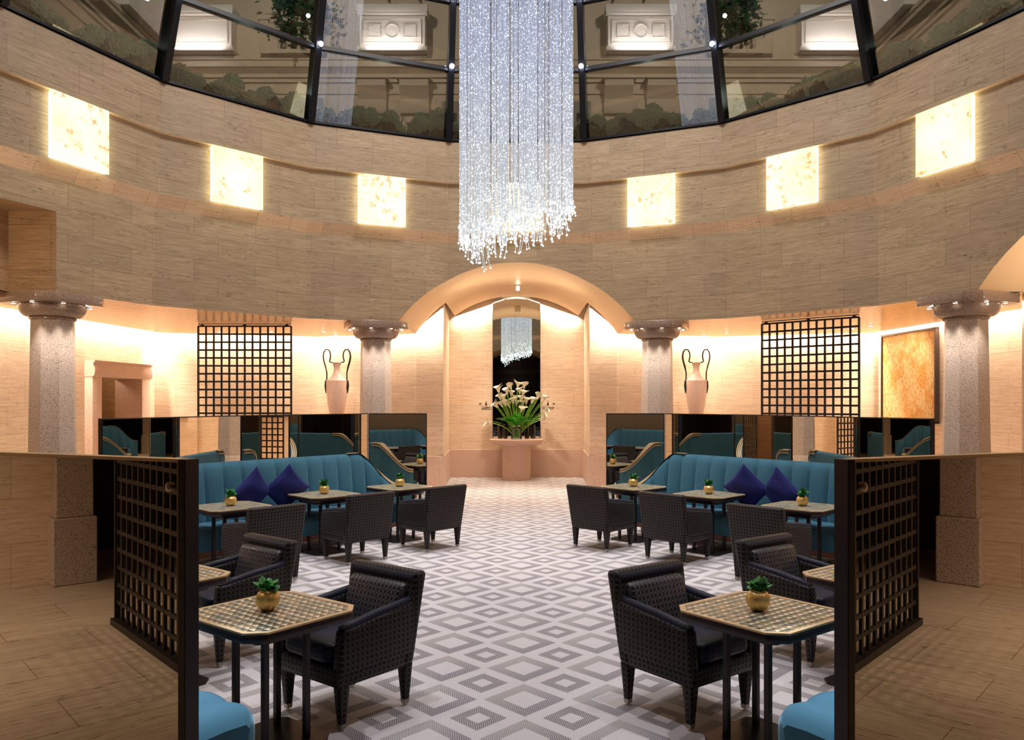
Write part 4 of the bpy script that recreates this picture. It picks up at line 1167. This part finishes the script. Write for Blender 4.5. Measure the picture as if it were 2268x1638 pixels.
# ------------------------------------------------------------------ folding mirror screens behind the banquettes
for s in (-1, 1):
    m = lambda x: -x * s; sd = SIDE[s]
    t = thing('mirror_screen', 'low folding mirror screen behind the teal banquette on the %s' % sd, 'screen', (0, 0, 0), 0, 'folding mirror screens')
    pts = [Vector(p) for p in ((-4.55, 8.70), (-4.20, 9.75), (-3.80, 10.95), (-3.38, 11.80), (-2.43, 13.02), (-1.47, 13.07))]
    H = 1.73
    for a, b in zip(pts[:-1], pts[1:]):
        a3, b3 = (m(a.x), a.y), (m(b.x), b.y)
        d_ = (b - a).normalized(); n_ = Vector((d_.y, -d_.x)); n_m = (m(n_.x), n_.y)
        a3 = (a3[0] + m(d_.x) * .006, a3[1] + d_.y * .006); b3 = (b3[0] - m(d_.x) * .006, b3[1] - d_.y * .006)
        def off(p, o): return (p[0] + n_m[0] * o, p[1] + n_m[1] * o)
        order = 1 if s < 0 else -1
        g = G(); g.prism([off(a3, -.045), off(b3, -.045), off(b3, 0), off(a3, 0)][::order], .012, H); f_ = build('leaf_frame', g, M['bronze'], t)
        g = G(); a4 = (a3[0] + m(d_.x) * .012, a3[1] + d_.y * .012); b4 = (b3[0] - m(d_.x) * .012, b3[1] - d_.y * .012)
        g.prism([off(a4, .0005), off(b4, .0005), off(b4, .006), off(a4, .006)][::order], .08, H - .014); build('mirror', g, M['mirrorfar'], f_)

# ------------------------------------------------------------------ lattice screens
def make_lattice(label, loc, rz, W_=1.77, H=3.36, z0=.05, rail=True):
    t = thing('lattice_screen', label, 'screen', loc, rz, 'dark square lattice screens')
    nx_ = 12; cw = W_ / nx_; b = .0165
    ny_ = round((H - z0) / .148); chh = (H - z0) / ny_
    g = G()
    for k in range(1, nx_): x = -W_ / 2 + k * cw; g.bx(x - b, x + b, -.012, .012, z0, H)
    for k in range(1, ny_): z = z0 + k * chh; g.bx(-W_ / 2, W_ / 2, -.011, .011, z - b, z + b)
    build('grid_bars', g, M['lattice'], t, smooth=0)
    g = G(); g.bx(-W_ / 2 - .014, -W_ / 2 + .014, -.022, .022, z0, H); build('stile', g, M['lattice'], t, smooth=0)
    g = G(); g.bx(W_ / 2 - .014, W_ / 2 + .014, -.022, .022, z0, H); build('stile', g, M['lattice'], t, smooth=0)
    g = G(); g.bx(-W_ / 2, W_ / 2, -.022, .022, H - .012, H + .016); build('top_bar', g, M['lattice'], t, smooth=0)
    g = G(); g.bx(-W_ / 2 - .03, W_ / 2 + .03, -.05, .05, .002, z0 + .01); build('foot_rail', g, M['lattice'], t, bevel=.004, seg=1)
    if rail:
        g = G(); g.bx(-W_ / 2, W_ / 2, -.014, .014, H + .036, H + .052); build('hanging_rail', g, M['lattice'], t, smooth=0)
        for x in (-W_ / 2 + .08, 0, W_ / 2 - .08):
            g = G(); g.bx(x - .012, x + .012, -.01, .01, H + .01, H + .04); g.bx(x - .03, x + .03, -.02, .02, H + .016, H + .03); build('bracket', g, M['lattice'], t)
    return t
make_lattice('dark square lattice screen facing forward in the aisle on the doorway side', (-5.18, 15.15, 0), 0)
make_lattice('dark square lattice screen set at an angle in the aisle, beside the golden painting', (5.20, 14.15, 0), -radians(44))
for s in (-1, 1):
    make_lattice('dark lattice screen at the entrance, seen only in the smoked mirror on the ' + SIDE[s], (s * 4.58, 2.2, 0), 0, 1.80, 3.36, .05, False)
    t = thing('granite_pilaster', 'granite pilaster seen only in the smoked mirror on the ' + SIDE[s], 'pilaster', (s * 7.60, 2.08, 0))
    g = G(); g.frus((0, 0), (.36, .36), (.34, .34), .70, 3.40); build('shaft', g, M['granite'], t, bevel=.01, seg=1)
    g = G(); g.bx(-.21, .21, -.21, .21, 0, .70); build('pedestal', g, M['granite'], t, bevel=.012, seg=1)

# ------------------------------------------------------------------ painting, urns
A, B = Vector((8.0, 17.15)), Vector((8.165, 15.22)); dv = (B - A); Lp = dv.length; c_ = (A + B) / 2
t = thing('painting', 'large golden abstract painting in a thin dark frame on the aisle wall', 'painting', (c_.x - .09, c_.y, 1.50), atan2(dv.y, dv.x))
h = Lp / 2; H = 1.86
g = G(); g.bx(-h + .04, h - .04, -.03, .02, .04, H - .04); build('canvas', g, M['canvas'], t)
for (x0, x1, z0, z1) in ((-h, -h + .045, 0, H), (h - .045, h, 0, H), (-h, h, 0, .045), (-h, h, H - .045, H)):
    g = G(); g.bx(x0, x1, -.055, .03, z0, z1); build('frame', g, M['darkwood'], t, bevel=.004, seg=1)
lamp('painting_light', 'SPOT', (6.9, 15.4, 3.36), 55, WARM2, aim=(8.05, 16.2, 2.5), size=.05, spot=80, blend=.8)
def make_urn(label, loc):
    t = thing('urn', label, 'urn', loc, 0, 'stone urns with bronze handles')
    g = G(); g.lathe([(.05, 0), (.10, .08), (.155, .25), (.20, .48), (.228, .72), (.235, .92), (.232, 1.02), (.19, 1.05), (.13, 1.10), (.085, 1.17), (.065, 1.26), (.070, 1.34), (.095, 1.40), (.10, 1.42), (.08, 1.43)], 40); build('body', g, M['pinkgranite'], t, smooth=50)
    for s in (-1, 1):
        pts = [(.235, .82), (.232, .95), (.225, 1.05), (.225, 1.20), (.25, 1.34), (.285, 1.46), (.30, 1.56), (.285, 1.66), (.24, 1.72), (.185, 1.71), (.15, 1.65), (.14, 1.56), (.155, 1.49), (.165, 1.45), (.13, 1.425), (.095, 1.43)]
        g = G(); n_ = len(pts)
        for dy in (-.014, .014): g.tube([(s * (a + (.012 if 3 < k < 9 and dy > 0 else 0)), dy, z) for k, (a, z) in enumerate(pts)], .0125, 8)
        hd = build('handle', g, M['lattice'], t, smooth=60)
        g = G()
        for k in range(5): g.tube([(s * .245, (k - 2) * .012, 1.02), (s * (.252 + .004 * (k % 2)), (k - 2) * .02, .90), (s * .243, (k - 2) * .014, .74 + .03 * (k % 2))], [.016, .017, .004], 6)
        build('leaf_mount', g, M['lattice'], hd)
    g = G(); g.tube([(0, 0, .12), (0, .12, .10), (0, .60, .10)], .02, 8); g.lathe([(.11, .05), (.13, .10)], 20, cap=False); build('wall_bracket', g, M['lattice'], t)
    return t
make_urn('tall pink stone urn with bronze swan-neck handles against the wall, doorway side', (-4.02, 17.78, 1.38))
make_urn('tall pink stone urn with bronze swan-neck handles against the wall, painting side', (4.02, 17.78, 1.38))
for s in (-1, 1): lamp('urn_light', 'SPOT', (s * 4.0, 16.9, 3.36), 45, (1, .88, .8), aim=(s * 4.02, 17.75, 2.2), size=.04, spot=42, blend=.8)

# ------------------------------------------------------------------ mirror, pedestal table, flowers and signs in the niche
t = thing('niche_mirror', 'tall narrow arched-top mirror on the niche wall behind the flowers', 'mirror', (0, NY - .055, 1.0))
g = G(); hw = .595
n = 16; poly = [(-hw, 0), (hw, 0)] + [(hw - 2 * hw * k / n, arcz(hw - 2 * hw * k / n) - 1.0 - .06) for k in range(n + 1)]
g.add([(x, 0, z) for x, z in poly] + [(x, .03, z) for x, z in poly], [tuple(range(len(poly))), tuple(range(2 * len(poly) - 1, len(poly) - 1, -1))] + [(i, len(poly) + i, len(poly) + (i + 1) % len(poly), (i + 1) % len(poly)) for i in range(len(poly))])
build('mirror_glass', g, M['mirrorniche'], t, smooth=0)
for s in (-1, 1):
    g = G(); x0, x1 = sorted((s * hw, s * (hw + .012))); g.bx(x0, x1, -.012, .03, 0, 3.45); build('edge_strip', g, M['lattice'], t)
t = thing('pedestal_table', 'round pink granite pedestal table against the niche mirror', 'table', (0, 19.60, 0))
g = G(); g.lathe([(.35, 0.012), (.35, .86), (.36, .88)], 48); build('pedestal', g, M['pinkgranite'], t, smooth=40)
g = G(); g.lathe([(.40, .85), (.56, .88), (.64, .94), (.665, .985), (.665, 1.005), (.655, 1.012)], 56); o = build('top', g, M['pinkgranite'], t, smooth=40)
# keep the round top clear of the wall: flatten its back
for v in o.data.vertices: v.co.y = min(v.co.y, .58)
TZ = 1.013
def vase(label, loc, r, h, mat, neck=False, grp='dark glass vases on the pedestal table'):
    t = thing('vase', label, 'vase', loc, 0, grp)
    if neck: pr = [(r * .96, 0), (r, .02), (r, h * .72), (r * .86, h * .80), (r * .70, h * .85), (r * .80, h * .95), (r * .98, h), (r * .95, h), (r * .66, h * .85), (r * .82, h * .79), (r * .95, h * .70), (r * .95, .03), (.001, .03)]
    else: pr = [(r * .97, 0), (r, .015), (r, h), (r * .93, h), (r * .93, .02), (.001, .02)]
    g = G(); g.lathe(pr, 28, cap=False); build('glass_wall', g, mat, t, smooth=50); return t
vase('wide clear glass vase holding the calla lilies', (0, 19.52, TZ), .135, .335, M['vaseglass'], True, None)
for x, y, r, h, lb in ((-.405, 19.80, .062, .35, 'dark glass vase on the far doorway side of the lily vase'), (-.275, 19.70, .055, .31, 'dark glass vase just to the doorway side of the lily vase'),
                       (.26, 19.70, .055, .33, 'dark glass vase just to the painting side of the lily vase'), (.41, 19.80, .062, .34, 'dark glass vase on the far painting side of the lily vase')):
    vase(lb, (x, y, TZ), r, h, M['darkglass'])
t = thing('calla_bouquet', 'large bouquet of white calla lilies with green leaves in the clear vase', 'flowers', (0, 19.52, TZ))
def px2(x, y, d=19.5): return ((x - 1144) * d / FPX, EYE + (892 - y) * d / FPX - TZ)
FL = [(1103, 862), (1132, 856), (1146, 853), (1161, 854), (1123, 866), (1132, 872), (1152, 866), (1157, 871), (1109, 880), (1116, 882), (1143, 883), (1155, 884), (1120, 893), (1129, 898), (1143, 893), (1158, 894), (1166, 888), (1179, 887), (1191, 878), (1203, 883), (1101, 897), (1154, 907), (1203, 907), (1089, 931), (1198, 918), (1196, 925), (1113, 896), (1138, 888)]
rr = random.Random(5)
def spathe():
    g = G()
    def fn(u, v):       # flaring funnel with a pointed, curled lip
        a = u * 2 * pi; lip = max(0, cos(a)) ** 2
        r_ = .010 + .042 * v ** 1.8 * (1 + .25 * lip) + .012 * max(0, v - .8) * 5
        return (r_ * sin(a), -r_ * cos(a) * (1 + .35 * lip * v), .115 * v * (1 - .18 * (1 - lip) * v) + .03 * lip * v * v)
    g.grid(fn, 14, 7, True); return g
for k, (x, y) in enumerate(FL):
    X, Z = px2(x, y); Yo = rr.uniform(-.16, .10) - (.05 if abs(X) > .4 else 0)
    tip = Vector((X, Yo, Z - .06)); b = Vector((X * .10, rr.uniform(-.03, .03), .05))
    c1 = Vector((X * .35, Yo * .3, .30 + .1 * Z))
    pts = []
    for j in range(9):
        q_ = j / 8; pts.append(b * (1 - q_) ** 2 + c1 * 2 * q_ * (1 - q_) + tip * q_ * q_)
    g = G(); g.tube(pts, [.011] * 8 + [.009], 6); stm = build('calla_stem', g, M['stem'], t, smooth=60)
    d_ = (pts[-1] - pts[-2]).normalized(); d_ = (d_ + Vector((rr.uniform(-.25, .25), -.25, .15))).normalized()
    q4 = Vector((0, 0, 1)).rotation_difference(d_)
    fl = build('calla_flower', spathe(), M['petal'], stm, smooth=60); fl.rotation_mode = 'QUATERNION'; fl.rotation_quaternion = q4 @ Matrix.Rotation(rr.uniform(-1.4, 1.4), 3, 'Z').to_quaternion(); fl.location = pts[-1]; fl.scale = (1.45, 1.45, 1.45)
    g = G(); g.tube([tuple(pts[-1]), tuple(pts[-1] + d_ * .07)], [.008, .004], 6)
g = G(); rl = random.Random(8)
def leaf(g, base, d, L, w):
    u_ = d.cross(Vector((0, 0, 1))).normalized(); n_ = u_.cross(d); P_ = []
    for j in range(7):
        q_ = j / 6; wd = w * sin(pi * min(1, q_ * .95 + .04)) ** .8; c_ = base + d * L * q_ - Vector((0, 0, 1)) * L * .30 * q_ * q_
        P_ += [tuple(c_ + u_ * wd + n_ * wd * .35), tuple(c_), tuple(c_ - u_ * wd + n_ * wd * .35)]
    fs = []
    for j in range(6): fs += [(j * 3, j * 3 + 1, j * 3 + 4, j * 3 + 3), (j * 3 + 1, j * 3 + 2, j * 3 + 5, j * 3 + 4)]
    g.add(P_, fs)
for k in range(22):
    a = -pi / 2 + (k - 10.5) / 10.5 * 1.75 + rl.uniform(-.12, .12); el = rl.uniform(.25, .75)
    g = G(); leaf(g, Vector((0, 0, .30)), Vector((cos(a + pi / 2) * -1 if False else sin(a + pi / 2), -abs(cos(a + pi / 2)) * .5, .35 + el)).normalized(), rl.uniform(.42, .66), rl.uniform(.055, .085))
    build('calla_leaf', g, M['brightleaf'], t, smooth=60)
def text(body, size, loc, mat, parent, ext=.004):
    cu = bpy.data.curves.new('lettering', 'FONT'); cu.body = body; cu.size = size; cu.extrude = ext; cu.align_x = 'CENTER'; cu.materials.append(mat)
    o0 = bpy.data.objects.new('lettering', cu); C.objects.link(o0); bpy.context.view_layer.update()
    me = bpy.data.meshes.new_from_object(o0.evaluated_get(bpy.context.evaluated_depsgraph_get())); bpy.data.objects.remove(o0)
    o = bpy.data.objects.new('lettering', me); C.objects.link(o); o.rotation_euler = (pi / 2, 0, 0); o.location = loc; o.parent = parent; return o
for s, w_ in ((-1, 'Ladies'), (1, 'Gentlemen')):
    x_ = -.775 if s < 0 else .80
    t = thing('wall_sign', 'small black lettering reading %s with an arrow beside the niche mirror' % w_, 'sign', (x_, NY - .006, 1.765), 0, 'wayfinding signs')
    text(w_, .085 if s < 0 else .072, (0, 0, 0), M['black'], t)
    g = G(); g.bx(-.13, .13, -.004, .004, -.028, -.020)
    g.hexa([(-.028, -.004, .075), (.028, -.004, .075), (.028, .004, .075), (-.028, .004, .075), (-.010, -.004, .15), (.010, -.004, .15), (.010, .004, .15), (-.010, .004, .15)]); g.bx(-.006, .006, -.004, .004, .15, .19)
    build('figure_symbol', g, M['black'], t)
    g = G(); q = s * .19
    g.add([(q, -.004, .115), (q - s * .05, -.004, .14), (q - s * .05, -.004, .09), (q, .004, .115), (q - s * .05, .004, .14), (q - s * .05, .004, .09)], [(0, 1, 2), (5, 4, 3), (0, 3, 4, 1), (1, 4, 5, 2), (2, 5, 3, 0)])
    x0, x1 = sorted((q - s * .05, q - s * .075)); g.bx(x0, x1, -.004, .004, .109, .121); build('arrow', g, M['black'], t)
t = thing('emergency_light', 'small square lit fitting on the crown of the golden vault', 'light fitting', (.03, 18.2, 4.52))
g = G(); g.bx(-.085, .085, -.02, .02, -.075, .09); build('housing', g, plain('white_plastic', (226, 220, 210), .5), t, bevel=.006)
g = G(); g.bx(-.03, .03, -.026, -.018, -.045, .05); build('lit_panel', g, M['lens'], t)
# ceiling downlights of the aisles
DL = [(-8.02, 12.9, 'beyond the big column'), (-6.35, 17.0, 'behind the lattice, first'), (-6.2, 17.75, 'behind the lattice, closest to the back wall'), (-5.25, 17.0, 'behind the lattice, towards the urn'), (-4.10, 16.9, 'in front of the urn'), (-4.05, 17.75, 'right above the urn'),
      (4.22, 17.9, 'right above the urn'), (4.55, 17.2, 'beside the urn'), (6.85, 16.2, 'between lattice and painting'), (6.95, 15.6, 'in front of the painting'), (7.1, 11.3, 'at the far edge, beyond the big column')]
for x, y, lb in DL:
    sd = SIDE[-1 if x < 0 else 1]
    t = thing('ceiling_downlight', 'recessed ceiling downlight on the %s, %s' % (sd, lb), 'ceiling light', (x, y, ZW), 0, 'recessed aisle downlights')
    g = G(); g.lathe([(.055, -.006), (.055, 0), (.04, 0), (.04, -.004)], 20); build('trim_ring', g, M['steel'], t)
    g = G(); g.lathe([(.039, -.008), (.039, -.002)], 18); build('lens', g, M['lens'], t)

# ------------------------------------------------------------------ slatted entrance screen reflected in the niche mirror
t = thing('slatted_screen', 'dark slatted entrance screen, seen only in the niche mirror', 'screen', (0, -1.6, 0))
for k in range(41):
    a = radians(-62 + 124 * k / 40); x, y = 2.0 * sin(a), -2.0 * cos(a) + 1.0
    g = G(); ht = min(4.25, arcz(x) - .08); g.box((x, y, ht / 2 + .01), (.03, .05, ht), -a); build('slat', g, M['blackmetal'], t, smooth=0)
g = G()
g.grid(lambda u, v: (2.03 * sin(radians(-63 + 126 * u)) * (1 if v < .5 else .96), -2.03 * cos(radians(-63 + 126 * u)) * (1 if v < .5 else .96) + 1.0, 3.45 + .28 * (1 if .2 < v < .8 else 0)), 40, 3)
build('ring_band', g, M['blackmetal'], t, smooth=30)
